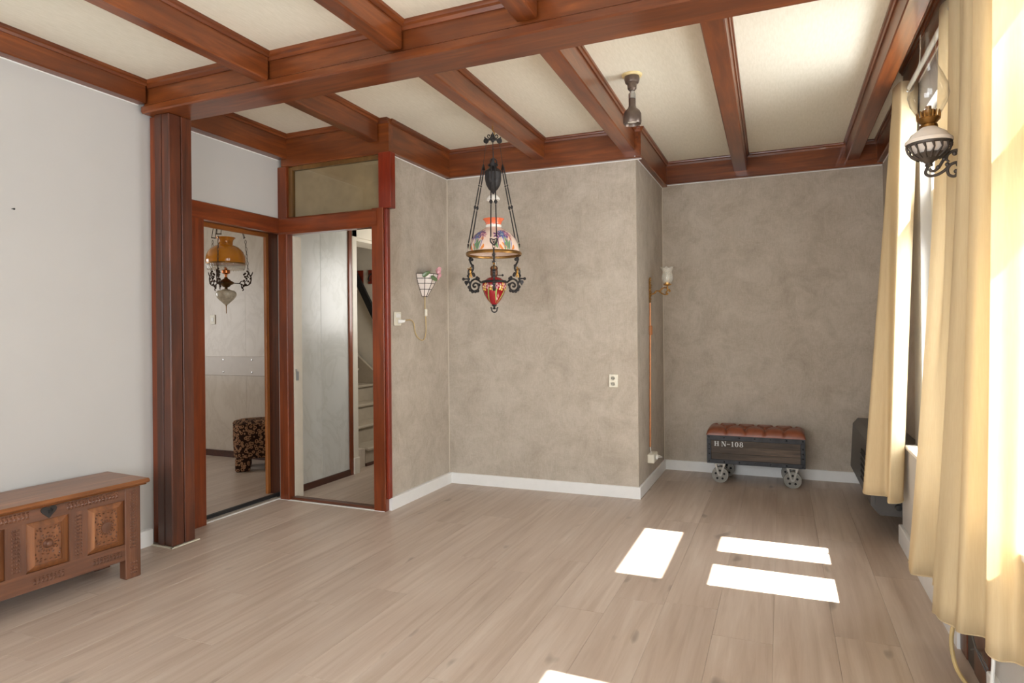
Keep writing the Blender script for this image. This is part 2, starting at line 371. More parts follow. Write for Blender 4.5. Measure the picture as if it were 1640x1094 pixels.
# main cross beam
mbm = MB().box(-3.60, .735, 2.722, 2.908, 2.70, ZC).add([], [])
mbm.prism([(2.700, 2.668), (2.708, 2.66), (2.922, 2.66), (2.930, 2.668), (2.930, 2.700), (2.908, 2.716), (2.722, 2.716), (2.700, 2.700)], 'x', -3.60, .735)
beam('main_beam', 'massive red brown cross beam running from the left post to the windows', mbm, 'x', [((.735, 2.722), (-3.56, 2.722), 'x'), ((-3.56, 2.908), (.735, 2.908), 'x')])
JOI = [('far', -2.715, 2.93, 3.86, .085, 2.69), ('far', -1.78, 2.93, 4.84, .10, 2.692), ('far', -1.06, 2.93, 4.845, .105, 2.68), ('far', -.30, 2.93, 5.985, .108, 2.708), ('far', .56, 2.93, 5.985, .095, 2.706),
       ('near', -2.632, -2.2, 2.70, .08, 2.70), ('near', -1.773, -2.2, 2.70, .092, 2.713), ('near', -1.058, -2.2, 2.70, .102, 2.722), ('near', -.30, -2.2, 2.70, .105, 2.72), ('near', .56, -2.2, 2.70, .095, 2.71)]
JL = ['joist running from the main beam to the corner above the stair door', 'joist from which the painted flower lamp hangs', 'joist ending at the corner of the recess beside the ceiling spotlight', 'worn joist running over the recess to the wall behind the wheeled bench', 'joist running beside the curtain rod to the far wall',
      'joist meeting the main beam nearest the off white wall with the chest', 'joist meeting the main beam opposite the hanging flower lamp joist', 'joist meeting the main beam opposite the recess corner joist', None, None]
xs_skew = [-.02, -.035, -.03, -.045, 0, 0, 0, 0, 0, 0]
for (side, x, y0, y1, wd, zb), lb, sk in zip(JOI, JL, xs_skew):
    h = wd/2
    if side == 'far': p0, p1 = Vector((x-sk*.5, y0)), Vector((x+sk*.5, y1))
    else: p0, p1 = Vector((x, y0)), Vector((x, y1))
    prof = [(-h+.006, zb), (h-.006, zb), (h, zb+.006), (h, ZC), (-h, ZC), (-h, zb+.006)]
    off = Vector((h, 0))
    o = beam('ceiling_joist', 'red brown varnished '+lb if lb else None, MB().seg(p0, p1, 0, 0, 0, prof), 'y')
    for sgn in (1, -1):
        a, b = (p0+off*sgn, p1+off*sgn) if sgn < 0 else (p1+off, p0+off)
        obj('moulding', MB().seg(a, b, 0, 0, 0, crown(.032, .022)), BEAM['y'], o)
def wallbeam(label, p0, p1, t, zb, ax, mold=True, z1=ZC):
    """p0->p1 along the wall with the room on the left"""
    o = struct('wall_beam', MB().seg(p0, p1, t, zb, z1, [(0, zb), (t-.006, zb), (t, zb+.006), (t, z1), (0, z1)]), BEAM[ax], label)
    if mold:
        d = (Vector(p1)-Vector(p0)).normalized(); n = Vector((-d.y, d.x))*t
        obj('moulding', MB().seg(Vector(p0)+n, Vector(p1)+n, 0, 0, 0, crown(.036, .022)), BEAM[ax], o)
        obj('sealant', MB().seg(Vector(p0), Vector(p1), .006, zb-.006, zb), SKIRT, o)
    return o
wallbeam('varnished beam along the top of the wall behind the hanging flower lamp', (PC[0]+.045, PC[1]), (PB[0], PB[1]), .045, 2.622, 'x')
wallbeam('varnished beam along the top of the short wall beside the stair door', PB, (PA[0], 3.905), .05, 2.622, 'y')
wallbeam('varnished beam along the top of the recess return wall', PD, (PC[0], PC[1]-.05), .05, 2.635, 'y')
wallbeam('varnished beam along the top of the wall behind the wheeled bench', PE, PD, .045, 2.652, 'x')
wallbeam('varnished beam along the wall head above the stair door transom', (-2.60, 3.935), (-3.60, 3.935), .055, 2.605, 'x')
wallbeam('varnished half beam along the off white wall above the carved chest', (XL, 2.70), (XL, -2.2), .07, 2.717, 'y')
wallbeam('varnished half beam along the wall above the narrow open doorway', (XL, 3.88), (XL, 2.93), .085, 2.665, 'y')
wallbeam('varnished half beam along the head of the window wall by the curtain rod', (.735, 2.93), (.735, 4.45), .045, 2.70, 'y')
wallbeam('varnished half beam above the heater at the window wall corner', (.785, 4.45), (.785, 5.99), .045, 2.66, 'y')
# left post under the main beam
pl = struct('timber_post', B(-3.556, -3.500, 2.752, 2.90, .004, 2.66, bev=.003), POST['z'], 'square dark stained timber post carrying the main beam beside the carved chest')
obj('board', B(-3.497, -3.430, 2.752, 2.838, .004, 2.66, bev=.006), POST['z'], pl)
obj('board', B(-3.500, -3.430, 2.841, 2.916, .004, 2.66, bev=.004), POST['z'], pl)
obj('board', B(-3.625, -3.559, 2.775, 2.86, .004, 2.66, bev=.003), FRAME['z'], pl)
struct('trim_10', MB().box(-3.60, -3.415, 2.735, 2.752, 0, .004).box(-3.43, -3.413, 2.735, 2.935, 0, .004), CREAMPL, 'pale sealant bead around the post foot')
# right post
pr = struct('timber_post', MB().box(.652, .735, 2.955, 3.055, .004, .62, bev=.004).box(.712, .735, 2.67, 3.055, .62, 2.66), POST['z'], 'dark timber post between the windows behind the curtain')
obj('board', B(.655, .735, 2.86, 2.95, .004, .62, bev=.004), plain('black_stained_wood', srgb(48, 42, 40), .5), pr)
obj('board', B(.652, .735, 2.67, 2.855, .004, .62, bev=.004), POST['z'], pr)
# door 1
d1 = struct('door_1', MB().box(-3.66, -3.618, 3.03, 3.168, 0, 2.20, bev=.003), FRAME['z'], 'red brown casing of the narrow open doorway beside the post')
obj('head_casing', B(-3.66, -3.612, 3.03, 3.918, 2.085, 2.205, bev=.006), FRAME['y'], d1)
obj('head_lining', B(-3.85, -3.66, 3.168, 4.0, 2.118, 2.14), FRAME['y'], d1)
obj('jamb', B(-3.85, -3.635, 3.998, 4.022, 0, 2.14), POST['z'], d1)
obj('jamb', B(-3.85, -3.66, 3.14, 3.168, 0, 2.12), FRAME['z'], d1)
obj('inner_casing', B(-3.875, -3.85, 3.966, 4.02, 0, 2.09, bev=.003), ORANGEW['z'], d1)
obj('inner_casing', B(-3.92, -3.85, 3.14, 3.185, 0, 2.09, bev=.004), ORANGEW['z'], d1)
obj('inner_casing', B(-3.875, -3.85, 3.14, 4.02, 2.086, 2.14, bev=.003), ORANGEW['y'], d1)
obj('threshold', B(-3.70, -3.655, 3.13, 3.90, 0, .008), plain('grey_threshold', srgb(176, 168, 156), .5), d1)
obj('rubber_strip', B(-3.735, -3.70, 3.168, 3.97, 0, .03, bev=.006), RUBBER, d1)
struct('trim_11', B(-3.655, -3.645, 3.0, 3.93, 0, .005), SKIRT)
# door 2 front with transom
d2 = struct('door_2', B(-3.632, -3.545, 3.872, 3.94, 0, 2.605, bev=.004), FRAME['z'], 'red brown open doorway with a glazed transom leading to the stairs')
obj('jamb', MB().box(-2.752, -2.650, 3.872, 3.945, 0, 2.212, bev=.004), FRAME['z'], d2)
obj('edge_bead', MB().box(-2.650, -2.622, 3.88, 3.925, .092, 2.205, bev=.006), REDW, d2)
obj('upper_jamb', B(-2.69, -2.585, 3.875, 3.94, 2.205, 2.612, bev=.003), REDW, d2)
obj('transom_rail', MB().prism([(3.875, 2.075), (3.86, 2.09), (3.86, 2.19), (3.875, 2.205), (3.94, 2.205), (3.94, 2.075)], 'x', -3.632, -2.70), FRAME['x'], d2)
obj('transom_bead', MB().box(-3.545, -3.51, 3.90, 3.935, 2.205, 2.60).box(-3.51, -2.69, 3.905, 3.935, 2.575, 2.605), wood('olive_brown_bead', 'z', srgb(86, 58, 28), srgb(116, 82, 42), srgb(134, 98, 54)), d2)
def tglass():
    t = NT('transom_glass'); g = t.n('ShaderNodeBsdfGlossy'); g.inputs['Roughness'].default_value = .02; tb = t.n('ShaderNodeBsdfTransparent'); tb.inputs[0].default_value = (.9, .9, .86, 1)
    mx = t.n('ShaderNodeMixShader'); fr = fres(t, 1.5)
    t.l(fr.outputs[0], mx.inputs[0]); t.l(tb.outputs[0], mx.inputs[1]); t.l(g.outputs[0], mx.inputs[2]); t.l(mx.outputs[0], t.out.inputs[0]); return t.m
obj('transom_pane', B(-3.51, -2.69, 3.915, 3.919, 2.205, 2.575), tglass(), d2)
obj('backing_panel', B(-3.545, -2.65, 3.936, 3.945, 2.205, 2.605), plain('transom_backing', srgb(172, 150, 122), .8, amp=.14, scale=9), d2)
obj('door_stop', B(-3.63, -3.54, 3.94, 4.03, 0, 2.07), CREAMP, d2)
obj('strike_plate', MB().box(-3.541, -3.536, 3.955, 3.985, .93, 1.0).box(-3.541, -3.53, 3.95, 3.96, 1.0, 1.02), STEEL, d2)
obj('threshold', MB().prism([(3.89, 0), (3.89, .012), (3.90, .02), (3.95, .02), (3.96, 0)], 'x', -3.60, -2.75), POST['x'], d2)
struct('trim_12', B(-3.64, -2.66, 3.872, 3.89, 0, .004), SKIRT)
# hall behind door 2
h1 = struct('wall_hall_left', B(-3.70, -3.655, 3.945, 4.80, 0, 2.6), MARBLE, 'grey marbled hall wall panelling')
for ya, yb in ((4.03, 4.386), (4.387, 4.762)): obj('panel', B(-3.655, -3.645, ya, yb, .05, 2.5, bev=.002), MARBLE, h1)
struct('baseboard_hall', B(-3.655, -3.632, 4.03, 4.765, 0, .055), SKIRTD)
struct('trim_13', B(-3.655, -3.630, 4.762, 4.802, 0, 2.5), FRAME['z'])
ds = struct('door_3', B(-3.66, -3.625, 4.802, 4.872, 0, 2.27, bev=.004), CREAMP, 'cream painted frame around the stair opening')
obj('head', B(-3.66, -3.625, 4.802, 6.25, 2.19, 2.30, bev=.004), CREAMP, ds)
obj('lining', B(-3.90, -3.66, 4.872, 6.25, 2.165, 2.21), CREAMP, ds)
obj('lining', B(-3.90, -3.66, 4.86, 4.892, 0, 2.2), CREAMP, ds)
obj('plinth_block', B(-3.662, -3.615, 4.80, 4.878, 0, .15, bev=.004), CREAMP, ds)
struct('wall_stair_partition', MB().box(-3.90, -3.74, 4.893, 5.125, 0, .178).box(-3.90, -3.88, 4.893, 5.10, .178, 2.165).box(-6.6, -3.90, 5.04, 5.10, 0, 2.9).box(-3.90, -3.66, 4.80, 4.86, 0, 2.9).box(-3.90, -3.66, 4.86, 6.3, 2.31, 2.9), MARBLEB)
struct('wall_stair_back', B(-6.6, -2.7, 6.28, 6.36, 0, 2.9), CREAMP, 'cream stairwell wall')
struct('wall_stair_end', B(-6.66, -6.6, 5.04, 6.36, 0, 2.9), CREAMP)
struct('ceiling_stair', B(-6.6, -3.9, 5.1, 6.28, 2.62, 2.7), CEIL)
struct('ceiling_hall', B(-3.66, -2.745, 3.95, 6.28, 2.61, 2.66), CEIL)
struct('wall_hall_right', MB().box(-2.8, -2.745, 4.9, 5.28, 0, 2.7).box(-2.8, -2.745, 5.92, 6.28, 0, 2.7).box(-2.8, -2.745, 5.28, 5.92, 0, 1.28).box(-2.8, -2.745, 5.28, 5.92, 2.12, 2.7), MARBLE)  # gap left for the added hall fill light
struct('window_5', MB().box(-2.805, -2.74, 5.28, 5.31, 1.28, 2.12).box(-2.805, -2.74, 5.89, 5.92, 1.28, 2.12).box(-2.805, -2.74, 5.31, 5.89, 1.28, 1.31).box(-2.805, -2.74, 5.31, 5.89, 2.09, 2.12), CREAMP)  # unseen frame added around the hall fill light
# staircase
STP = plain('dimmed_stair_paint', srgb(168, 156, 138), .5, amp=.06)  # cream paint darkened to imitate the dimmer light on the stairs
st = thing('staircase', 'cream painted wooden staircase climbing behind the cream door frame', 'staircase', (-3.74, 5.65, 0))
RIS, GO = .178, .215
for i in range(9):
    x = -GO*i
    obj('riser', B(x-.02, x, -.52, .52, RIS*i, RIS*(i+1)-.03), STP, st)
    obj('tread', B(x-GO-.02, x+.03, -.52, .52, RIS*(i+1)-.03, RIS*(i+1), bev=.008), STP, st)
obj('stringer', MB().prism([(.08, 0), (.08, .28), (-GO*9, RIS*9+.30), (-GO*9, RIS*8-.1), (-.3, 0)], 'y', .52, .56), STP, st)
obj('kick_strip', B(0, .012, -.52, .52, 0, .03), SKIRTD, st)
hr = thing('handrail', 'black stair handrail fixed to the stairwell wall', 'handrail', (-4.47, 6.245, 1.63))
obj('rail', MB().prism([(.72, -1.39), (.78, -1.35), (-.22, .475), (-.28, .425)], 'y', -.018, .016), RUBBER, hr)
obj('bracket', MB().tube([(.0, .0, -.02), (0, .035, -.02)], .01), IRON, hr)
cr = thing('coat_rack', 'dark red wooden coat rack boards with black hooks on stairwell wall', 'coat rack', (-4.45, 6.28, 1.88))
obj('rail', B(-.5, .4, -.005, 0, .145, .16), CREAMP, cr)
for x in (-.23, -.055, .14, .33):
    bo = obj('board', B(x, x+.105, -.016, -.004, 0, .165, bev=.003), REDW, cr)
    if x > -.2: obj('hook', MB().tube([(x+.045, -.016, .12), (x+.045, -.06, .09), (x+.045, -.075, .05), (x+.045, -.06, .03), (x+.045, -.04, .04)], .008), IRON, bo)
# back room seen through door 1
wb = struct('wall_back_room', B(-7.0, -3.9, 5.04, 5.05, 0, 2.7), MARBLEB, 'beige marbled panel wall of the back room')
for xa, xb in ((-6.6, -5.9902), (-5.99, -5.1602), (-5.16, -4.5002), (-4.5, -3.905)):
    obj('panel', B(xa, xb, 5.028, 5.04, 1.0635, 2.6, bev=.0008), MARBLEB, wb)
    obj('panel', B(xa, xb, 5.028, 5.04, .065, .8645, bev=.0008), MARBLEB, wb)
ra = obj('rail_board', B(-6.6, -3.905, 5.02, 5.04, .865, 1.063, bev=.002), plain('pale_grey_board', srgb(206, 198, 190), .45, amp=.03), wb)
for x in (-5.47, -5.07):
    for z in (.9, 1.03): obj('screw', MB().lathe([(.0001, 0), (.009, 0), (.009, .004), (.0001, .005)], 8).xf(Matrix.Translation((x, 5.02, z)) @ Matrix.Rotation(PI/2, 4, 'X')), STEEL, ra)
struct('baseboard_back_room', B(-6.6, -3.905, 5.01, 5.028, 0, .065), SKIRTD)
struct('wall_back_room_left', MB().box(-7.1, -7.0, 2.3, 2.8, 0, 2.7).box(-7.1, -7.0, 4.2, 5.1, 0, 2.7).box(-7.1, -7.0, 2.8, 4.2, 0, .8).box(-7.1, -7.0, 2.8, 4.2, 2.2, 2.7), MARBLEB)  # opening in this unseen wall added for the back room fill light
struct('wall_back_room_front', B(-7.0, -3.9, 2.3, 2.42, 0, 2.7), MARBLEB)
struct('ceiling_back_room', B(-7.1, -3.9, 2.3, 5.1, 2.7, 2.76), CEIL)
# ------------------------------------------------------------------ carved chest
T = Matrix.Translation
def RX(a): return Matrix.Rotation(a, 4, 'X')
ch = thing('carved_chest', 'carved oak blanket chest with three panels and heart lock plate against white wall', 'chest', (-3.206, 2.378, 0), math.radians(86.2))
CW, CD = .90, .33
for x in (-.083, -CW):
    obj('corner_post', B(x, x+.083, 0, .055, 0, .495, bev=.003), CHESTD['z'], ch)
    obj('corner_post', B(x, x+.083, CD-.055, CD, 0, .495, bev=.003), CHESTD['z'], ch)
for x in (-.022, -CW+.004): obj('side_panel', B(x, x+.018, .05, CD-.05, .12, .49), CHEST['y'], ch)
obj('back_panel', B(-CW+.05, -.05, CD-.02, CD-.004, .1, .49), CHEST['x'], ch)
obj('bottom_board', B(-CW+.05, -.05, .03, CD-.03, .11, .13), CHEST['x'], ch)
obj('top_rail', B(-CW+.083, -.083, .004, .04, .425, .495), CHESTD['x'], ch)
obj('bottom_rail', B(-CW+.083, -.083, .004, .04, .105, .19), CHESTD['x'], ch)
for x in (-.358, -.630): obj('muntin', B(x, x+.085, .005, .04, .19, .425), CHESTD['z'], ch)
lid = obj('lid', MB().prism([(-.034, .503), (-.038, .510), (-.034, .518), (-.026, .524), (CD+.015, .524), (CD+.015, .498), (-.02, .498)], 'x', -CW-.03, .03), CHEST['x'], ch)
obj('lid_moulding', MB().prism([(-.018, .490), (-.026, .494), (-.02, .499), (CD, .499), (CD, .494)], 'x', -CW-.018, .018), CHEST['x'], lid)
obj('hinge_end', MB().tube([(.028, CD-.06, .508), (.05, CD-.06, .508)], [.012, .009], 8), CHEST['x'], lid)
def bumps(pts, sx, sz, h):
    mb = MB()
    for (x, z, a) in pts:
        c, s = math.cos(a), math.sin(a); ring = [(x+c*sx*math.cos(t)-s*sz*math.sin(t), z+s*sx*math.cos(t)+c*sz*math.sin(t)) for t in [2*PI*k/6 for k in range(6)]]
        vs = [(p[0], .0041, p[1]) for p in ring] + [(x, .0041-h, z)]
        mb.add(vs, [(k, (k+1) % 6, 6) for k in range(6)])
    return mb
def band(x0, x1, z0, z1):
    pts = []; hor = (x1-x0) > (z1-z0)
    L, W_ = (x1-x0, z1-z0) if hor else (z1-z0, x1-x0); n = int(L/.0165); st_ = L/n
    for k in range(n):
        u = (k+.5)*st_
        for v, a in ((.14, .0), (.40, .6), (.60, -.6), (.86, .0)):
            pts.append((x0+u, z0+v*W_, a) if hor else (x0+v*W_, z0+u, a+PI/2))
    return bumps(pts, .0080, .0040, .0055)
for bx in ((-.37, -.115, .442, .482), (-.785, -.53, .442, .482), (-.25, -.10, .125, .165), (-.52, -.38, .125, .165), (-.80, -.65, .125, .165), (-.062, -.018, .16, .475), (-.882, -.838, .16, .475), (-.062, -.018, .02, .09), (-.335, -.295, .205, .412), (-.608, -.568, .205, .412)):
    obj('carved_band', band(*bx).xf(T((0, -.004 if bx[0] < -.8 and bx[1] < -.8 or bx[0] > -.07 else 0, 0))), CHESTD['x' if bx[1]-bx[0] > bx[3]-bx[2] else 'z'], ch, label='chip carved leaf band')
for i, (x0, x1) in enumerate(((-.273, -.084), (-.545, -.358), (-.816, -.630))):
    z0, z1 = .191, .424; bw = .034; a, b = .016, .002
    o_ = [(x0, a, z0), (x1, a, z0), (x1, a, z1), (x0, a, z1)]; n_ = [(x0+bw, b, z0+bw*.8), (x1-bw, b, z0+bw*.8), (x1-bw, b, z1-bw*.8), (x0+bw, b, z1-bw*.8)]
    r_ = [(x, b+.007, z) for x, _, z in n_]
    pn = obj('panel', MB().add(o_+n_+r_, [(k, (k+1) % 4, 4+(k+1) % 4, 4+k) for k in range(4)]+[(4+k, 4+(k+1) % 4, 8+(k+1) % 4, 8+k) for k in range(4)]+[(8, 9, 10, 11)]), CHEST['z'], ch, angle=15)
    cx, cz = (x0+x1)/2, (z0+z1)/2; pts = []
    for k in range(18): t = 2*PI*k/18; pts.append((cx+.034*math.cos(t), cz+.034*math.sin(t), t))
    for k in range(12): t = 2*PI*k/12; pts.append((cx+.046*math.cos(t), cz+.050*math.sin(t), t+PI/2))
    for sx in (-1, 1):
        for sz in (-1, 1):
            for (dx, dz, an) in ((.045, .072, .8), (.034, .078, .2), (.05, .058, 1.3), (.03, .066, .8), (.012, .074, 0), (.053, .04, 1.6)): pts.append((cx+sx*dx, cz+sz*dz, sx*sz*an))
    obj('carved_rosette', bumps(pts, .0072, .0034, .006).xf(T((0, .004, 0))), CHESTD['z'], pn, label='carved rosette ring with leaf gouges')
    if i == 1: obj('knob', MB().lathe([(.022, 0), (.020, .006), (.016, .010), (.014, .018), (.008, .023), (.0001, .024)], 18).xf(T((cx, .008, cz)) @ RX(PI/2)), CHESTD['z'], pn)
    else: obj('roundel', MB().lathe([(.026, 0), (.025, .003), (.018, .004), (.0001, .006)], 18).xf(T((cx, .008, cz)) @ RX(PI/2)), CHESTD['z'], pn)
hx, hz = -.449, .464
heart = [(0, -.036), (.018, -.018), (.032, -.004), (.036, .008), (.028, .018), (.014, .020), (0, .014), (-.014, .020), (-.028, .018), (-.036, .008), (-.032, -.004), (-.018, -.018)]
lk = obj('lock_plate', MB().prism([(hx+a, hz+b) for a, b in heart], 'y', .0, .004), IRON, ch)
obj('keyhole', MB().box(hx-.003, hx+.003, -.002, .0, hz-.012, hz+.004).tube([(hx+.006, -.001, hz+.01), (hx+.014, -.008, hz+.006), (hx+.012, -.004, hz-.006)], .0025, 6), DARK, lk)
# ------------------------------------------------------------------ wheeled bench
bn = thing('wheeled_bench', 'grey crate bench with tufted tan leather seat on iron wheels', 'bench', (-.211, 5.797, 0))
hw, hd, z0, z1 = .376, .165, .166, .405
cr_ = obj('crate', B(-hw, hw, -hd, hd, z0, z1), GREYBOARD['x'], bn)
for k in range(3): obj('plank', B(-hw+.03, hw-.03, -hd-.003, -hd, z0+.03+k*.0605, z0+.03+k*.0605+.059, bev=.0012), GREYBOARD['x'], cr_)
e = .006
for (a, b, c, d) in ((-hw-e, hw+e, z1-.042, z1), (-hw-e, hw+e, z0, z0+.036), (-hw-e, -hw+.030, z0+.034, z1-.034), (hw-.030, hw+e, z0+.034, z1-.034)):
    obj('metal_strap', B(a, b, -hd-e, -hd, c, d, bev=.002), DARKSTRAP, bn)
for sx in (-1, 1):
    x = sx*hw; xa, xb = (x, x+e) if sx > 0 else (x-e, x)
    for (a, b, c, d) in ((-hd, hd, z1-.034, z1), (-hd, hd, z0, z0+.034), (-hd, -hd+.03, z0+.034, z1-.034), (hd-.03, hd, z0+.034, z1-.034)): obj('metal_strap', B(xa, xb, a, b, c, d), DARKSTRAP, bn)
rvp = []
for k in range(7):
    for z in (z1-.017, z0+.017): rvp.append((-hw+.012+(2*hw-.024)*k/6, z))
for z in (z0+.08, z0+.12, z0+.16):
    for x in (-hw+.012, hw-.012): rvp.append((x, z))
for x, z in rvp: obj('rivet', MB().ball((x, -hd-e, z), .0065, 8), DARKSTRAP, bn)
# tufted cushion
NX, NY = 130, 44; vs = []; fs = []
tuft = [(-.225+.15*k, -.085) for k in range(4)] + [(-.30+.15*k, .045) for k in range(5)]
crease = [(a, b, a2, b2) for (a, b) in tuft for (a2, b2) in tuft if (a2, b2) > (a, b) and abs(b-b2) > .05 and math.hypot(a2-a, b2-b) < .16]
crease += [(a, b, a, -.2) for a, b in tuft if b < 0] + [(a, b, a, .2) for a, b in tuft if b > 0]
for j in range(NY+1):
    for i in range(NX+1):
        u, v = -1+2*i/NX, -1+2*j/NY; x, y = u*(hw+.010), v*(hd+.010)
        ed_ = max(0, 1-abs(u)**16)**.5*max(0, 1-abs(v)**5)**.5
        h = .066*ed_; cut = .034*math.exp(-(min(math.hypot(x-a, y-b) for a, b in tuft)/.024)**2)
        for (a, b, a2, b2) in crease:
            t_ = max(0, min(1, ((x-a)*(a2-a)+(y-b)*(b2-b))/((a2-a)**2+(b2-b)**2))); q = math.hypot(x-a-t_*(a2-a), y-b-t_*(b2-b))
            if q < .04: cut = max(cut, .020*math.exp(-(q/.011)**2))
        vs.append((x, y, z1+.004+max(0, h-cut*min(1, ed_*1.6))))
for j in range(NY):
    for i in range(NX): p = j*(NX+1)+i; fs.append((p, p+1, p+NX+2, p+NX+1))
rim = [i for i in range(NX+1)] + [j*(NX+1)+NX for j in range(1, NY+1)] + [NY*(NX+1)+i for i in range(NX-1, -1, -1)] + [j*(NX+1) for j in range(NY-1, 0, -1)]
o_ = len(vs); vs += [(vs[r][0], vs[r][1], z1) for r in rim]; n_ = len(rim)
fs += [(rim[k], o_+k, o_+(k+1) % n_, rim[(k+1) % n_]) for k in range(n_)] + [tuple(range(o_, o_+n_))]
cu = obj('cushion', MB().add(vs, fs), LEATHER, bn, angle=60)
for a, b in tuft: obj('button', MB().ball((a, b, z1+.034), .008, 8, .6), LEATHER, cu)
# stencilled lettering HN-108
sc = .000645; lt = MB(); bz, tz = .314, .355; yy = -hd-.0045
def st(poly): lt.prism(poly, 'y', yy, yy+.0012)
def X(p): return -.376+(p-240)*sc
def rect(a, b, c, d): st([(X(a), c), (X(b), c), (X(b), d), (X(a), d)])
zl = lambda f: bz+(tz-bz)*f
for a in (330, 365): rect(a, a+14, bz, tz); rect(a-6, a+20, bz, zl(.08)); rect(a-6, a+20, zl(.92), tz)
rect(346, 363, zl(.47), zl(.54))
rect(420, 425, bz, tz); rect(463, 468, bz, tz); rect(413, 432, bz, zl(.08)); rect(456, 475, zl(.92), tz); rect(412, 428, zl(.92), tz)
st([(X(418), tz), (X(434), tz), (X(470), bz), (X(456), bz)])
rect(482, 520, zl(.40), zl(.50)); rect(546, 558, bz, tz); rect(538, 566, bz, zl(.08)); st([(X(546), tz), (X(546), zl(.86)), (X(537), zl(.78))])
def ring(cx, cz, ra, rb, ia, ib, n=20):
    vs_ = []; 
    for k in range(n):
        t = 2*PI*k/n; vs_ += [(cx+ra*math.cos(t), yy, cz+rb*math.sin(t)), (cx+ia*math.cos(t), yy, cz+ib*math.sin(t)), (cx+ra*math.cos(t), yy+.0012, cz+rb*math.sin(t))]
    lt.add(vs_, [(3*k, 3*((k+1) % n), 3*((k+1) % n)+1, 3*k+1) for k in range(n)]+[(3*k, 3*((k+1) % n), 3*((k+1) % n)+2, 3*k+2) for k in range(n)])
ring(X(603), zl(.5), 22*sc, .021, 9*sc, .018); ring(X(660), zl(.74), 19*sc, .0112, 8*sc, .008); ring(X(660), zl(.26), 23*sc, .0112, 10*sc, .008)
obj('stencil_lettering', lt, LETTER, bn, label='pale stencilled characters HN-108')
WHEELM = plain('cast_grey_wheel', srgb(138, 134, 126), .55, .3, .12, 30)
for (x, y) in ((-.279, -hd+.03), (.286, -hd+.03), (-.279+.035, hd-.04), (.286-.02, hd-.04)):
    w_ = obj('wheel', MB().lathe([(.0001, -.017), (.055, -.017), (.058, -.012), (.058, .012), (.055, .017), (.0001, .017)], 28).lathe([(.056, -.019), (.067, -.019), (.067, .019), (.056, .019), (.056, -.019)], 28).xf(T((x, y, .067)) @ RX(PI/2)), WHEELM, bn)
    for k in range(5):
        t = 2*PI*k/5+.3; obj('wheel_hole', MB().lathe([(.0001, 0), (.0095, 0), (.0095, .002)], 10).xf(T((x+.036*math.cos(t), y-.0185, .067+.036*math.sin(t))) @ RX(PI/2)), DARK, w_)
    fk = MB()
    for s_ in (-1, 1):
        for t_ in (-1, 1):
            ya = y+s_*.026
            fk.prism([(x+t_*.036-.008, z0-.004), (x+t_*.036+.008, z0-.004), (x+t_*.006+.006, .058), (x+t_*.006-.006, .058)], 'y', ya-.0025, ya+.0025)
    fk.box(x-.046, x+.046, y-.032, y+.032, z0-.008, z0).tube([(x, y-.034, .067), (x, y+.034, .067)], .009, 10)
    obj('fork', fk, GREYMETAL, w_)
# ------------------------------------------------------------------ leopard ottoman
ot = thing('ottoman', 'leopard print plush ottoman on block feet in the back room', 'ottoman', (-4.715, 4.735, 0), .75)
def sup(r, z, a, j):
    k = (abs(math.cos(a))**3.2+abs(math.sin(a))**3.2)**(-1/3.2); return r*k, z
obj('body', MB().lathe([(.0001, .125), (.20, .125), (.215, .135), (.222, .30), (.222, .43), (.212, .452), (.18, .466), (.08, .474), (.0001, .475)], 44, wave=sup), LEO, ot)
obj('piping', MB().tube([(.217*sup(1, 0, a, 0)[0]*math.cos(a), .217*sup(1, 0, a, 0)[0]*math.sin(a), .448) for a in [2*PI*k/44 for k in range(44)]], .007, 6, True), LEO, ot)
for sx in (-1, 1):
    for sy in (-1, 1): obj('foot', B(sx*.13-.065, sx*.13+.065, sy*.13-.065, sy*.13+.065, 0, .13, bev=.015), LEO, ot)
# ------------------------------------------------------------------ heater
ht = thing('gas_heater', 'charcoal wall heater half hidden by the cream curtain in the corner', 'heater', (.65, 5.12, .14))
prof = [(.13, .0), (-.10, .0), (-.148, .06), (-.130, .40), (-.095, .445), (.13, .445)]
bd = obj('casing', MB().prism(prof, 'y', -.615, .62), HEATER, ht)
obj('front_grille', B(-.146, -.138, -.50, -.08, .10, .32, bev=.003), HEATERD, ht)
for k in range(5): obj('grille_slat', B(-.152, -.143, -.50, -.08, .115+k*.042, .125+k*.042), HEATER, ht)
obj('end_cover', MB().prism([(.12, .01), (-.085, .01), (-.125, .065), (-.112, .38), (-.085, .42), (.12, .42)], 'y', -.625, -.615), HEATER, ht)
obj('knob', MB().lathe([(.02, 0), (.018, .02), (.0001, .022)], 14).xf(T((.0, -.625, .06)) @ RX(PI/2)), HEATERD, ht)
obj('supply_pipe', MB().tube([(.06, -.5, 0), (.06, -.5, -.14)], .009), COPPER, ht)
for y in (-.56, .53): obj('foot', B(.07, .12, y, y+.03, -.14, 0), HEATERD, ht)
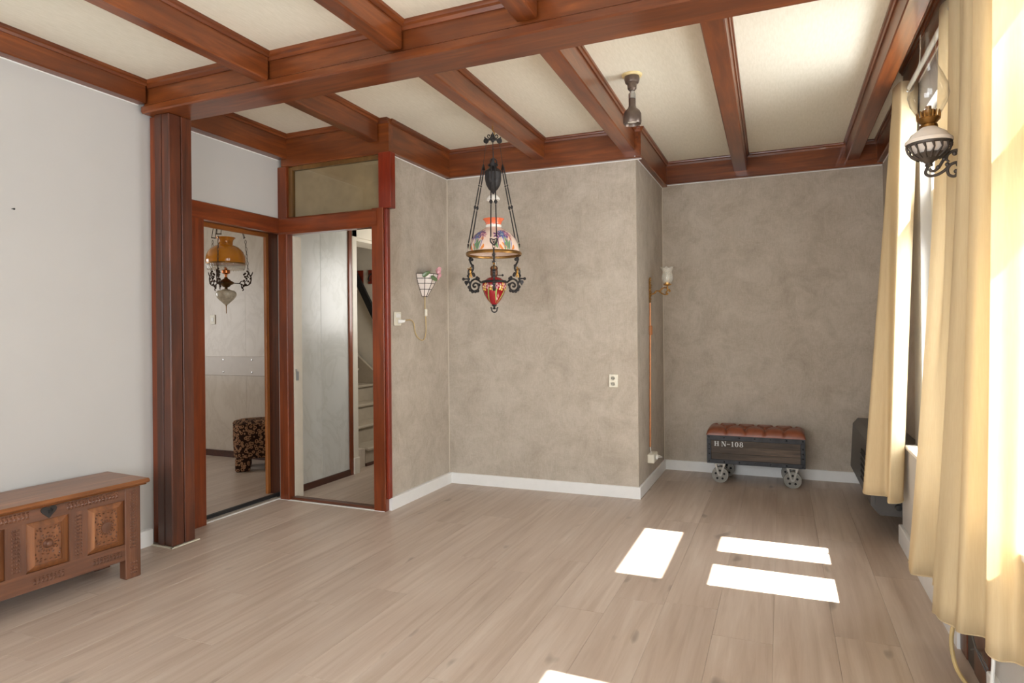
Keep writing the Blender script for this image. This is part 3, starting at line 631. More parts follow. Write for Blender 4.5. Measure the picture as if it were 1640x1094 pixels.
# ------------------------------------------------------------------ curtains
rod = thing('curtain_rod', 'pale grey metal curtain rod along the window wall', 'curtain rod', (.676, 4.5, 2.655))
obj('pole', MB().tube([(0, -3.2, 0), (0, .02, 0)], .0125, 12), GREYF, rod)
obj('end_cap', MB().ball((0, .025, 0), .017, 10), GREYF, rod)
for y in (-.05, -1.44): obj('bracket', MB().tube([(0, y, 0), (.03, y, .012), (.059, y, .02)], .007, 8).box(.05, .059, y-.015, y+.015, -.02, .05), STEEL, rod)
def curtain(label, top, bot, z1, z0, eyelets=(), lean=1.3):
    t_ = smoothpath([(x, y, 0) for x, y in top], 9); b_ = smoothpath([(p[0], p[1], p[2] if len(p) > 2 else z0) for p in bot], 9); n = len(t_); R = 30
    mb = MB(); vs = []
    for k in range(R+1):
        f = k/R; g = f**lean
        for p, q in zip(t_, b_): vs.append((p.x+(q.x-p.x)*g, p.y+(q.y-p.y)*g, z1+(q.z-z1)*f+.006*math.sin(q.y*37)*f))
    mb.add(vs, [(k*n+i, k*n+i+1, (k+1)*n+i+1, (k+1)*n+i) for k in range(R) for i in range(n-1)])
    o = obj('curtain', mb, CURT, angle=180); m = o.modifiers.new('thickness', 'SOLIDIFY'); m.thickness = .0012
    tag(o, label, 'curtain')
    obj('hem', MB().tube([Vector(v) for v in vs[-n:]][::2], .0024, 5), CURT, o)
    for (x, y) in eyelets: obj('eyelet', MB().tube([(x+.022*math.cos(a), y+.004*math.sin(a), 2.655+.022*math.sin(a)) for a in [2*PI*k/16 for k in range(16)]], .004, 6, True), STEEL, o)
    return o
# three hanging panels: hem outlines follow their folds on the floor plan
curtain('cream curtain panel hanging in front of the dark heater', [(.64, 4.47), (.66, 4.44), (.635, 4.42), (.625, 4.38), (.618, 4.33), (.612, 4.28), (.632, 4.18), (.655, 4.172), (.70, 4.195), (.731, 4.225)],
        [(.50, 4.485), (.475, 4.475), (.455, 4.44), (.458, 4.38), (.525, 4.36), (.572, 4.35), (.556, 4.205), (.578, 4.193), (.632, 4.232), (.648, 4.31)], 2.695, .30, [(.676, 4.183)], 1.)
curtain('cream curtain panel hanging just behind the oil lamp', [(.71, 3.36), (.66, 3.34), (.648, 3.27), (.66, 3.22), (.70, 3.19), (.65, 3.13), (.655, 3.08), (.69, 3.05), (.66, 2.99), (.70, 2.93)],
        [(.60, 3.37), (.525, 3.33), (.512, 3.27), (.504, 3.20), (.512, 3.155), (.583, 3.145), (.62, 3.10), (.56, 3.06), (.60, 3.0), (.61, 2.95)], 2.695, .25, (), 1.45)
curtain('sunlit cream curtain panel hiding the end of the oil lamp bracket', [(.71, 2.86), (.64, 2.82), (.638, 2.77), (.70, 2.74), (.71, 2.68), (.63, 2.66), (.645, 2.60), (.71, 2.58), (.70, 2.52), (.635, 2.47), (.64, 2.40), (.70, 2.36), (.69, 2.29)],
        [(.60, 2.92, .23), (.522, 2.84, .23), (.520, 2.79, .23), (.524, 2.735, .23), (.564, 2.70, .23), (.55, 2.63, .245), (.556, 2.59, .25), (.618, 2.586, .25), (.612, 2.50, .27), (.577, 2.39, .29), (.597, 2.35, .29), (.64, 2.345, .295), (.648, 2.27, .31)], 2.695, .22)
# ------------------------------------------------------------------ painted hanging lamp
def cyl(r, a, z): return (r*math.cos(a), r*math.sin(a), z)
def interp(prof, z):
    for (r0, za), (r1, zb) in zip(prof, prof[1:]):
        lo, hi = min(za, zb), max(za, zb)
        if lo <= z <= hi and hi > lo: return r0+(r1-r0)*(z-za)/(zb-za)
    return prof[-1][0] if abs(z-prof[-1][1]) < abs(z-prof[0][1]) else prof[0][0]
def leaf(prof, a0, z0, a1, z1, wd, bend=0., n=8, off=.0016):
    """painted mark on a turned surface: a tapering stroke from (angle,z) to (angle,z)"""
    vs = []; fs = []
    rm = interp(prof, (z0+z1)/2); dx, dz = (a1-a0)*rm, z1-z0; L = math.hypot(dx, dz); nx, nz = -dz/L, dx/L
    for i in range(n+1):
        t = i/n; w_ = wd*math.sin(PI*(.06+.9*t))**.8; b = bend*math.sin(PI*t)
        for s_ in (-1, 0, 1):
            d = b+s_*w_/2; z = z0+dz*t+nz*d; a = a0+(dx*t+nx*d)/rm
            r = interp(prof, z)+off; vs.append(cyl(r, a, z))
    for i in range(n):
        for k in range(2): p = i*3+k; fs.append((p, p+1, p+4, p+3))
    return vs, fs
def flower(mb, prof, a, z, r, n=6, wd=.5, ph=0.):
    rm = interp(prof, z)
    for k in range(n):
        t = 2*PI*k/n+ph; mb.add(*leaf(prof, a+.2*r*math.cos(t)/rm, z+.2*r*math.sin(t), a+r*math.cos(t)/rm, z+r*math.sin(t), r*wd, 0, 4, .0022))
LX, LY = -1.789, 3.915; ZB = 1.432
pd = thing('hanging_lamp', 'hanging oil lamp with painted flower shade and red font on black iron chains', 'lamp', (LX, LY, ZB))
D = T((0, 0, -ZB))
def part(name, mb, mat, par, **k): return obj(name, mb.xf(D), mat, par, **k)
CA = math.atan2(-LY, -LX); ANG = [CA+2*PI*k/3 for k in range(3)]
part('ceiling_hook', MB().tube([(0, 0, 2.692), (0, 0, 2.665), (.012, 0, 2.652), (.012, 0, 2.638), (0, 0, 2.632), (-.010, 0, 2.640)], .0045, 8).tube([cyl(.0, 0, 2.63)]+[(0, .008*math.cos(t), 2.622+.010*math.sin(t)) for t in (1.5, 0, -1.5, -3, -4.5)], .0025, 6), BRASSB, pd)
cm = MB().lathe([(.0001, 2.640), (.012, 2.636), (.016, 2.620), (.030, 2.608), (.030, 2.602), (.014, 2.598), (.008, 2.585), (.0001, 2.58)], 16)
for a in ANG:
    u = Vector((math.cos(a), math.sin(a), 0)); zz = Vector((0, 0, 1))
    cm.tube([u*.015+zz*2.61, u*.035+zz*2.604, u*.058+zz*2.615, u*.062+zz*2.63], [.006, .007, .006, .004], 6)
    cm.tube(spiral(u*.030+zz*2.632, u, zz, .013, .004, -1.5, 4.2, 14), .0032, 6)
    cm.lathe([(.0001, -.006), (.018, -.006), (.014, 0), (.018, .006), (.0001, .006)], 12).v
    k = 60; vv = cm.v[-k:]; n_ = Vector((-u.y, u.x, 0)); Mx = Matrix((u, zz, n_)).transposed().to_4x4(); cm.v[-k:] = [tuple(T(u*.052+zz*2.602) @ Mx @ Vector(v)) for v in vv]
part('pulley_crown', cm, IRON, pd)
cw = part('counterweight', MB().lathe([(.0001, 2.475), (.010, 2.47), (.012, 2.445), (.030, 2.438), (.036, 2.428), (.022, 2.418), (.034, 2.404), (.056, 2.388), (.060, 2.375), (.056, 2.368), (.056, 2.33), (.048, 2.295), (.032, 2.266), (.014, 2.25), (.006, 2.235), (.0001, 2.232)], 20, wave=lambda r, z, a, j: (r*(1+.03*math.cos(8*a)), z)), IRON, pd)
part('weight_handle', MB().tube(spiral((0, 0, 2.452), (math.cos(CA+PI/2), math.sin(CA+PI/2), 0), (0, 0, 1), .028, .016, -.6, PI+.6, 12), .004, 6), IRON, cw)
part('lift_chain', MB().tube([(0, 0, 2.59), (.004, 0, 2.47)], .003, 6), IRON, pd); part('bell_hanger', MB().tube([(0, 0, 2.235), (0, 0, 2.20)], .0025, 6), IRON, pd)
part('smoke_bell', MB().lathe([(.003, 2.232), (.014, 2.230), (.034, 2.220), (.046, 2.203), (.047, 2.190), (.043, 2.190), (.032, 2.212), (.010, 2.224)], 24), OPALW, pd)
RR = .186
for a in ANG:
    u = Vector((math.cos(a), math.sin(a), 0)); n_ = Vector((-u.y, u.x, 0)); z_ = lambda z: Vector((0, 0, z))
    sm = MB(); pu = u*.076+z_(2.425)
    sm.tube([u*.05+z_(2.60), pu+z_(.02)], .0018, 5)
    sm.prism([(-.018, -.012), (0, .022), (.018, -.012), (.008, -.02), (-.008, -.02)], 'y', -.004, .004); k = 10; Mx = Matrix((n_, u, Vector((0, 0, 1)))).transposed().to_4x4(); sm.v[-k:] = [tuple(T(pu) @ Mx @ Vector(v)) for v in sm.v[-k:]]
    end = u*(RR+.006)+z_(1.905)
    for s_ in (-1, 1):
        p0, p1 = pu+n_*s_*.012, end+n_*s_*.019; dv = p1-p0
        bars = [(0, .22), (.26, .48), (.56, .98)]
        for f0, f1 in bars: sm.tube([p0+dv*f0, p0+dv*f1], .0042, 6)
        for f in (.24, .52):
            q = p0+dv*f; sm.ball(tuple(q), .009 if f > .3 else .006, 8, 1.4)
            if f > .3:
                for m_ in (-1, 1): sm.tube([q+dv*.035, q+n_*m_*.011, q-dv*.035], .0024, 5)
        sm.tube([p0, p0+dv], .0016, 5)
    for m_ in (-1, 1):
        sm.tube([end+n_*m_*.022, end+n_*m_*.02-z_(.022), end-z_(.045)], .005, 6); sm.tube([end-n_*m_*.022, end+n_*m_*.006-z_(.01), end-z_(.03)], .0035, 6)
    sm.tube([end-z_(.052)+n_*.009*math.cos(t)+z_(.009)*math.sin(t) for t in [2*PI*k/10 for k in range(10)]], .0022, 5, True)
    sm.tube([end-z_(.062), end-z_(.085)+u*.004, u*(RR+.004)+z_(1.79)], .005, 6)
    part('suspension', sm, IRON, pd, label='pair of black iron link straps')
SH = [(.178, 1.832), (.176, 1.85), (.168, 1.885), (.150, 1.925), (.122, 1.960), (.088, 1.985), (.062, 1.998), (.054, 2.006)]
sd = part('shade', MB().lathe(SH+[(.050, 2.006), (.058, 1.995), (.118, 1.955), (.146, 1.922), (.164, 1.884), (.173, 1.84), (.178, 1.832)], 40), OPAL, pd)
part('shade_collar', MB().lathe([(.0535, 2.004), (.0555, 2.01), (.0545, 2.014), (.0555, 2.018), (.053, 2.023), (.049, 2.02), (.049, 2.004)], 32), OPALW, sd)
part('shade_neck', MB().lathe([(.052, 2.021), (.053, 2.035), (.062, 2.052), (.073, 2.063), (.070, 2.064), (.058, 2.053), (.049, 2.036), (.048, 2.021)], 36, wave=lambda r, z, a, j: (r*(1+(.03*math.cos(12*a) if 2 < j < 5 else 0)), z)), CORAL, sd)
cols = {k: MB() for k in PAINTC}
for k in range(5):
    a = CA+.45+k*2*PI/5
    for (da, z0_, da2, z1_, w_, c, b) in ((0, 1.838, .10, 1.895, .014, 'green', .008), (.09, 1.838, .02, 1.925, .013, 'green', -.006), (.18, 1.84, .25, 1.905, .013, 'green', .006), (-.10, 1.838, -.22, 1.872, .012, 'orange', .004), (.30, 1.84, .42, 1.875, .013, 'orange', -.004), (.05, 1.85, -.12, 1.885, .010, 'orange', 0),
                                    (.14, 1.84, .16, 1.95, .004, 'purple', .003), (.02, 1.84, -.04, 1.935, .004, 'blue', .003), (.23, 1.84, .33, 1.93, .004, 'blue', -.004), (.34, 1.90, .30, 1.93, .012, 'orange', 0), (-.3, 1.845, -.36, 1.90, .012, 'green', .004), (-.25, 1.84, -.27, 1.93, .004, 'purple', .002)):
        cols[c].add(*leaf(SH, a+da, z0_, a+da2, z1_, w_*1.35, b))
    flower(cols['purple'], SH, a+.17, 1.948, .032, 7, .38, .3); flower(cols['pink'], SH, a+.17, 1.948, .014, 5, .5)
    flower(cols['blue'], SH, a-.05, 1.942, .034, 8, .36); flower(cols['teal'], SH, a-.05, 1.942, .017, 5, .5, .4)
    flower(cols['purple'], SH, a-.28, 1.938, .030, 6, .38, .6); flower(cols['pink'], SH, a+.36, 1.938, .020, 6, .4, .2)
for c, m_ in cols.items():
    if m_.v: part('painted_'+c+'_flowers', m_, PAINTC[c], sd)['kind'] = 'stuff'
part('shade_ring', MB().lathe([(.180, 1.838), (.187, 1.836), (.190, 1.826), (.186, 1.815), (.178, 1.818), (.176, 1.828), (.180, 1.838)], 44), BRASS, pd)
part('chimney', MB().lathe([(.020, 1.735), (.022, 1.755), (.017, 1.785), (.015, 1.90), (.014, 1.90), (.016, 1.785), (.021, 1.755), (.019, 1.735)], 18), GLASS, pd)
br = part('burner', MB().lathe([(.0001, 1.745), (.018, 1.745), (.026, 1.735), (.027, 1.725), (.023, 1.72), (.026, 1.712), (.026, 1.685), (.020, 1.675), (.018, 1.665), (.0001, 1.664)], 20), plain('copper_brown_burner', srgb(108, 70, 50), .4, .7), pd)
part('wick_knob', MB().tube([(.02*math.cos(CA+1.5), .02*math.sin(CA+1.5), 1.682), (.055*math.cos(CA+1.5), .055*math.sin(CA+1.5), 1.682)], .003, 6).ball((.058*math.cos(CA+1.5), .058*math.sin(CA+1.5), 1.682), .008, 8), IRON, br)
FP = [(.020, 1.672), (.046, 1.664), (.064, 1.650), (.078, 1.632), (.082, 1.615), (.079, 1.590), (.066, 1.550), (.046, 1.515), (.026, 1.492), (.016, 1.484)]
ft = part('font', MB().lathe([(.0001, 1.672)]+FP+[(.0001, 1.482)], 36), REDGL, pd)
cols = {k: MB() for k in PAINTC}
for k in range(4):
    a = CA+k*PI/2+.35
    for da, bd_ in ((0, .012), (.75, -.008)):
        cols['lime'].add(*leaf(FP, a+da*.35, 1.492, a+da, 1.618, .008, bd_, 10))
        flower(cols['yellow'], FP, a+da+.28, 1.592, .020, 4, .7, .5); flower(cols['pink'], FP, a+da-.16, 1.606, .022, 5, .6); flower(cols['yellow'], FP, a+da-.3, 1.618, .012, 4, .7)
for c, m_ in cols.items():
    if m_.v: part('painted_'+c+'_flowers', m_, PAINTC[c], ft)['kind'] = 'stuff'
part('font_ring', MB().lathe([(.078, 1.646), (.084, 1.645), (.088, 1.637), (.084, 1.629), (.080, 1.630), (.078, 1.646)], 36), IRON, pd)
for a in ANG:
    u = Vector((math.cos(a), math.sin(a), 0)); z = Vector((0, 0, 1)); m_ = MB(); P = lambda r, h: u*r+z*h
    m_.tube(smoothpath([P(.083, 1.637), P(.105, 1.64), P(.125, 1.655), P(.155, 1.663), P(.185, 1.645), P(.192, 1.61), P(.17, 1.585), P(.14, 1.585), P(.122, 1.605), P(.13, 1.63), P(.152, 1.636), P(.168, 1.622), P(.158, 1.608), P(.146, 1.614)], 5), .0066, 6)
    m_.tube(smoothpath([P(.19, 1.63), P(.205, 1.66), P(.195, 1.70), P(.178, 1.715), P(.165, 1.74), P(.178, 1.765), P(.19, 1.79), P(.184, 1.82)], 5), .0066, 6)
    m_.tube(smoothpath([P(.17, 1.72), P(.19, 1.735), P(.205, 1.725), P(.205, 1.70), P(.19, 1.69)], 4), .0045, 6)
    m_.tube(smoothpath([P(.195, 1.665), P(.22, 1.668), P(.243, 1.668)], 4), [.006]*4+[.005]*4+[.009], 6).ball(tuple(P(.246, 1.668)), .011, 8)
    m_.prism([(-.012, .014), (.012, .014), (.014, 0), (0, -.02), (-.014, 0)], 'y', -.004, .004); k_ = 10; n_ = Vector((-u.y, u.x, 0)); Mx = Matrix((u, n_, z)).transposed().to_4x4(); m_.v[-k_:] = [tuple(T(P(.222, 1.642)) @ Mx @ Vector(v)) for v in m_.v[-k_:]]
    for (r, h) in ((.135, 1.672), (.125, 1.665), (.19, 1.59), (.15, 1.578), (.165, 1.70), (.175, 1.80), (.19, 1.80), (.13, 1.582), (.172, 1.578), (.12, 1.622), (.205, 1.688), (.16, 1.69), (.17, 1.755), (.20, 1.61)): m_.ball(tuple(P(r, h)), .0115, 7)
    ar = part('scroll_arm', m_, IRON, pd)
    g = MB().ball(tuple(P(.186, 1.718)), .010, 8, 1.8).ball(tuple(P(.187, 1.742)), .008, 8)
    g.tube([P(.182, 1.725), P(.165, 1.735)], .004, 6).tube([P(.19, 1.725), P(.209, 1.74)], .004, 6).tube([P(.183, 1.705), P(.178, 1.675)], .005, 6).tube([P(.189, 1.705), P(.197, 1.675)], .005, 6)
    part('gilt_figurine', g, BRASSB, ar)
fin = MB().lathe([(.0001, 1.486), (.017, 1.484), (.018, 1.478), (.008, 1.472), (.006, 1.462), (.012, 1.458), (.006, 1.452), (.0001, 1.452)], 14)
uu = Vector((math.cos(CA+PI/2), math.sin(CA+PI/2), 0))
fin.tube(spiral((0, 0, 1.450), uu, (0, 0, 1), .018, .018, -PI-.5, .5, 16), .0042, 6)
for s_ in (-1, 1): fin.ball(tuple(uu*s_*.022+Vector((0, 0, 1.462))), .006, 8)
part('finial', fin, IRON, pd)
# ------------------------------------------------------------------ amber lamp in the back room
AX, AY, ZB = -4.52, 4.185, 1.485; D = T((0, 0, -ZB))
am = thing('hanging_lamp', 'hanging lamp with amber glass dome shade seen through the narrow doorway', 'lamp', (AX, AY, ZB))
CA = math.atan2(-AY, -AX)
part('shade', MB().lathe([(.160, 1.925), (.165, 1.945), (.162, 1.985), (.146, 2.03), (.116, 2.065), (.078, 2.086), (.060, 2.092), (.058, 2.11), (.064, 2.135), (.083, 2.155), (.081, 2.157), (.060, 2.136), (.054, 2.11), (.056, 2.09), (.112, 2.06), (.142, 2.026), (.158, 1.984), (.160, 1.945), (.156, 1.925), (.160, 1.925)], 40), AMBER, am)
part('crystal_fringe', MB().lathe([(.158, 1.926), (.161, 1.922), (.158, 1.90), (.152, 1.875), (.149, 1.875), (.155, 1.90), (.155, 1.922)], 80, wave=lambda r, z, a, j: (r*(1+.015*math.cos(40*a)), z+(.006*math.cos(40*a) if 2 < j < 5 else 0))), FROST, am)
part('fringe_band', MB().lathe([(.162, 1.930), (.164, 1.925), (.162, 1.918), (.159, 1.918), (.160, 1.930)], 40), BRASS, am)
part('socket', MB().lathe([(.0001, 1.90), (.012, 1.90), (.013, 1.872), (.028, 1.87), (.034, 1.864), (.034, 1.842), (.024, 1.835), (.012, 1.83), (.010, 1.806), (.0001, 1.806)], 20), plain('bright_copper', srgb(200, 120, 66), .25, .85), am)
part('brass_body', MB().lathe([(.0001, 1.808), (.012, 1.806), (.016, 1.795), (.036, 1.782), (.040, 1.776), (.066, 1.762), (.070, 1.755), (.066, 1.748), (.040, 1.735), (.030, 1.722), (.012, 1.714), (.014, 1.70), (.0001, 1.698)], 24), plain('dark_gilt_brass', srgb(112, 82, 44), .3, .8), am)
part('font', MB().lathe([(.0001, 1.700), (.030, 1.698), (.042, 1.692), (.066, 1.686), (.080, 1.676), (.086, 1.660), (.085, 1.645), (.076, 1.626), (.056, 1.602), (.034, 1.582), (.020, 1.568), (.012, 1.562), (.0001, 1.560)], 28), CERAM, am)
part('finial_pin', MB().tube([(0, 0, 1.562), (0, 0, 1.485)], [.005, .003], 8).ball((0, 0, 1.558), .008, 8), BRASS, am)
for da in (-.35, -.35+2*PI/3, -.35-2*PI/3):
    a = CA+da; u = Vector((math.cos(a), math.sin(a), 0)); z = Vector((0, 0, 1)); P = lambda r, h: u*r+z*h; n_ = Vector((-u.y, u.x, 0))
    m_ = MB().tube([P(.06, 1.755), P(.12, 1.752)], .005, 6)
    m_.tube(smoothpath([P(.11, 1.752), P(.13, 1.775), P(.155, 1.765), P(.15, 1.74), P(.13, 1.745), P(.128, 1.72), P(.145, 1.70), P(.135, 1.69)], 4), .0045, 5)
    m_.tube(smoothpath([P(.12, 1.75), P(.16, 1.735), P(.195, 1.75), P(.21, 1.79), P(.205, 1.825), P(.185, 1.84), P(.178, 1.82), P(.19, 1.81)], 4), .0055, 5)
    m_.tube(smoothpath([P(.20, 1.82), P(.215, 1.835), P(.225, 1.862)], 4), [.006]*4+[.005]*3+[.003]*2, 5).tube(smoothpath([P(.16, 1.77), P(.175, 1.79), P(.165, 1.815), P(.185, 1.83)], 4), .004, 5)
    for (r, h) in ((.16, 1.845), (.15, 1.835), (.17, 1.80), (.185, 1.775), (.145, 1.73), (.19, 1.85), (.178, 1.865), (.20, 1.76), (.165, 1.745), (.205, 1.80), (.15, 1.78), (.158, 1.815), (.135, 1.715)): m_.ball(tuple(P(r, h)), .0095, 7)
    part('scroll_arm', m_, plain('brown_iron', srgb(78, 62, 50), .5, .5), am) if da == -.35 else part('scroll_arm', m_, bpy.data.materials['brown_iron'], am)
    m_ = MB(); n = 9
    for k in range(n):
        c = P(.185-.022*k/n, 1.872+.032*k); sd_ = n_ if k % 2 else u
        m_.tube([c+sd_*.007*math.cos(t)+z*.019*math.sin(t) for t in [2*PI*q/10 for q in range(10)]], .0022, 5, True)
    top = P(.155, 2.165)
    for s_ in (-1, 1): m_.tube([top+n_*s_*.018, P(.075, 2.5)+n_*s_*.012], .003, 5).ball(tuple(top+n_*s_*.018), .006, 7)
    m_.tube([top-n_*.02, top+n_*.02], .005, 6)
    part('chain', m_, bpy.data.materials['brown_iron'], am)
part('ceiling_canopy', MB().lathe([(.0001, 2.70), (.06, 2.70), (.058, 2.68), (.03, 2.66), (.012, 2.60), (.07, 2.52), (.085, 2.50), (.07, 2.495), (.0001, 2.495)], 20), bpy.data.materials['brown_iron'], am)
# ------------------------------------------------------------------ oil lamp on the window post
ZB = 1.89; D = T((0, 0, -ZB))
ol = thing('wall_oil_lamp', 'oil lamp with clear glass chimney on scrolled iron bracket beside the curtains', 'lamp', (.533, 2.9, ZB))
part('chimney', MB().lathe([(.040, 2.125), (.046, 2.135), (.062, 2.165), (.070, 2.20), (.066, 2.235), (.050, 2.275), (.036, 2.305), (.029, 2.34), (.0265, 2.38), (.026, 2.437), (.0245, 2.437), (.025, 2.38), (.0275, 2.34), (.0345, 2.305), (.0485, 2.275), (.0645, 2.235), (.0685, 2.20), (.0605, 2.165), (.0445, 2.135), (.0385, 2.125), (.040, 2.125)], 32), GLASS, ol)
bu = part('burner', MB().lathe([(.0001, 2.158), (.010, 2.158), (.011, 2.145), (.024, 2.14), (.026, 2.118), (.038, 2.112), (.040, 2.106), (.030, 2.095), (.024, 2.088), (.030, 2.084), (.031, 2.074), (.0001, 2.072)], 24), BRASS, ol)
cg = MB()
for k in range(18): t = 2*PI*k/18; cg.tube([cyl(.037, t, 2.11), cyl(.040, t, 2.135)], [.004, .002], 5)
part('gallery_prongs', cg, BRASS, bu)
part('font', MB().lathe([(.0001, 2.076), (.028, 2.075), (.034, 2.068), (.060, 2.050), (.068, 2.036), (.079, 2.026), (.081, 2.018), (.077, 2.012), (.066, 2.0), (.04, 1.965), (.0001, 1.96)], 32), MILK, ol)
bk = MB().lathe([(.073, 2.014), (.078, 2.013), (.077, 2.004), (.072, 2.002)], 32)
for k in range(16):
    t = 2*PI*k/16; bk.tube([cyl(.075, t, 2.004), cyl(.071, t+.08, 1.985), cyl(.058, t, 1.968), cyl(.040, t, 1.956)], [.006, .003, .005, .006], 5)
bk.lathe([(.056, 1.972), (.060, 1.970), (.040, 1.955), (.022, 1.946), (.012, 1.936), (.014, 1.926), (.0001, 1.924), (.0001, 1.95), (.038, 1.96)], 24)
part('basket', bk, IRONG, ol, label='pierced iron bowl holding the white font')
q = MB(); Q = lambda x, z: Vector((x, 0, z))
q.tube(smoothpath([Q(0, 1.93), Q(-.006, 1.918), Q(-.012, 1.90), Q(.0, 1.888), Q(.025, 1.889), Q(.05, 1.903), Q(.068, 1.922), Q(.088, 1.93), Q(.108, 1.925), Q(.117, 1.921)], 6), .0058, 7)
q.tube(smoothpath([Q(.0, 1.915), Q(.012, 1.905), Q(.03, 1.915), Q(.045, 1.94), Q(.062, 1.965), Q(.085, 1.977), Q(.11, 1.972), Q(.117, 1.965)], 6), .006, 7)
q.tube(smoothpath([Q(.068, 1.922), Q(.06, 1.905), Q(.065, 1.885), Q(.082, 1.878), Q(.092, 1.890), Q(.084, 1.899)], 6), .0055, 7)
q.tube(smoothpath([Q(.062, 1.962), Q(.058, 1.945), Q(.066, 1.935)], 5), .004, 6)
for x, z in ((.03, 1.918), (.05, 1.948), (.06, 1.926), (.095, 1.922), (.088, 1.897), (.084, 1.965)): q.ball((x, 0, z), .0085, 8)
q.tube([(.112, 0, 1.925), (.175, 0, 1.925)], .0055, 6).tube([(.112, 0, 1.968), (.175, 0, 1.968)], .0055, 6).box(.172, .179, -.018, .018, 1.885, 2.0, bev=.002)
part('bracket', q, IRONG, ol)
# ------------------------------------------------------------------ ceiling spotlight
sp = thing('ceiling_spotlight', 'grey brown swivel spotlight hanging from a cream ceiling disc', 'spotlight', (-.823, 3.847, ZC))
obj('ceiling_disc', MB().lathe([(.0001, 0), (.062, 0), (.062, -.004), (.056, -.012), (.0001, -.012)], 28), plain('cream_disc', srgb(232, 214, 160), .5), sp)
obj('mount', MB().lathe([(.044, -.010), (.046, -.030), (.040, -.050), (.029, -.056), (.027, -.085), (.018, -.096), (.0001, -.098)], 24), BRONZE, sp)
obj('joint', MB().ball((0, 0, -.105), .014, 10).lathe([(.0001, -.11), (.020, -.112), (.022, -.118), (.022, -.146), (.0001, -.148)], 18), STEEL, sp)
hd_ = obj('head', MB().lathe([(.0001, -.145), (.021, -.147), (.021, -.19), (.027, -.205), (.046, -.222), (.054, -.240), (.055, -.29), (.051, -.30), (.048, -.292), (.045, -.25), (.0001, -.235)], 28), BRONZE, sp)
obj('bulb', MB().lathe([(.0001, -.240), (.03, -.245), (.04, -.27), (.03, -.285), (.0001, -.29)], 20), OPALW, hd_)
# ------------------------------------------------------------------ leaded glass wall lamp
wl_ = thing('leaded_wall_lamp', 'half bowl wall lamp of cream leaded glass with pink flowers', 'wall lamp', (-2.655, 4.44, 1.59))
NF, rows = 5, [(.030, 0.), (.062, .055), (.088, .100), (.104, .140), (.116, .176)]
pt = lambda k, r, z: (r*math.cos(-PI/2+PI*k/NF)*1.02+.002, r*math.sin(-PI/2+PI*k/NF), z)
lead = MB()
for k in range(NF):
    for j in range(4):
        (r0, za), (r1, zb) = rows[j], rows[j+1]
        if j == 3 and k == 3: continue
        a, b, c, d = pt(k, r0, za), pt(k+1, r0, za), pt(k+1, r1, zb), pt(k, r1, zb)
        if j == 3 and k == 0: d = pt(k, r1, zb+.004)
        obj('glass_piece', MB().add([a, b, c, d]+[tuple(Vector(p)*.985) for p in (a, b, c, d)], [(0, 1, 2, 3), (7, 6, 5, 4)]+[(i, (i+1) % 4, 4+(i+1) % 4, 4+i) for i in range(4)]), GPANE, wl_)
for j, (r, z) in enumerate(rows): lead.tube([pt(k, r, z) for k in range(NF+1)], .0028, 5)
for k in range(NF+1): lead.tube([pt(k, r, z) for r, z in rows], .0028, 5)
obj('lead_came', lead, GLEAD, wl_)
def lf(c, u, v, L, W_): 
    c, u, v = Vector(c), Vector(u).normalized(), Vector(v).normalized(); n_ = u.cross(v).normalized()*.006
    o = [c+u*L*math.cos(t)*.5+v*W_*math.sin(t)*.5*(1-.25*math.cos(t)) for t in [2*PI*k/14 for k in range(14)]]
    return MB().add(o+[c+n_], [(k, (k+1) % 14, 14) for k in range(14)]+[tuple(range(14))[::-1]]).tube(o, .0022, 4, True)
def at(k, j): return Vector(pt(k, rows[j][0]+.006, rows[j][1]))
obj('leaf_glass', lf(at(1.1, 4)+Vector((0, 0, -.004)), (.5, .8, .45), (0, -.3, 1), .075, .034), GLEAF, wl_)
obj('leaf_glass', lf(at(2.1, 3)+Vector((.004, 0, .0)), (.3, .8, -.3), (0, .3, 1), .07, .034), GLEAF, wl_)
for (k, j, dz) in ((3.0, 4, .025), (3.4, 4, .045), (3.8, 4, .02), (3.2, 4, -.01), (3.6, 4, .0), (4.0, 4, .04), (3.5, 3, .008)):
    obj('petal_glass', lf(at(k, j)+Vector((.002, 0, dz)), (.5, .7, .3), (0, 0, 1), .036, .034), GPINK, wl_)
obj('wall_plate', B(0, .012, -.03, .03, .03, .12), GLEAD, wl_)
cdw = thing('lamp_cord', 'thin beige lamp cord looping on wall below the leaded lamp', 'cord', (-2.655, 4.44, 1.24))
obj('cord', MB().tube(smoothpath([(.012, .0, .37), (.010, .003, .27), (.012, .006, .20), (.012, .012, .12), (.010, .012, .06), (.010, -.01, .01), (.010, -.05, -.002), (.010, -.11, .02), (.010, -.15, .06), (.010, -.16, .10), (.010, -.175, .14), (.010, -.22, .158), (.014, -.29, .155), (.03, -.355, .155)], 6), .0035, 6), TANCORD, cdw)
obj('inline_switch', B(.004, .026, -.004, .020, .19, .25, bev=.006), CREAMPL, cdw)
swt = thing('light_switch', 'cream double switch plate with white plug beside the red door post', 'switch', (-2.655, 4.047, 1.352))
obj('plate', B(0, .012, -.045, .045, 0, .104, bev=.004), CREAMPL, swt)
obj('rocker', B(.012, .017, -.03, .03, .06, .092, bev=.003), WHITEPL, swt)
obj('plug', MB().tube([(.012, .0, .032), (.03, .012, .032), (.045, .03, .034), (.040, .05, .042)], [.017, .015, .010, .005], 10), WHITEPL, swt)
so = thing('wall_socket', 'cream double wall socket on the middle wallpaper wall', 'socket', (-1.212, 4.884, .855), math.radians(1.5))
obj('plate', B(-.036, .036, -.014, 0, 0, .103, bev=.004), CREAMPL, so)
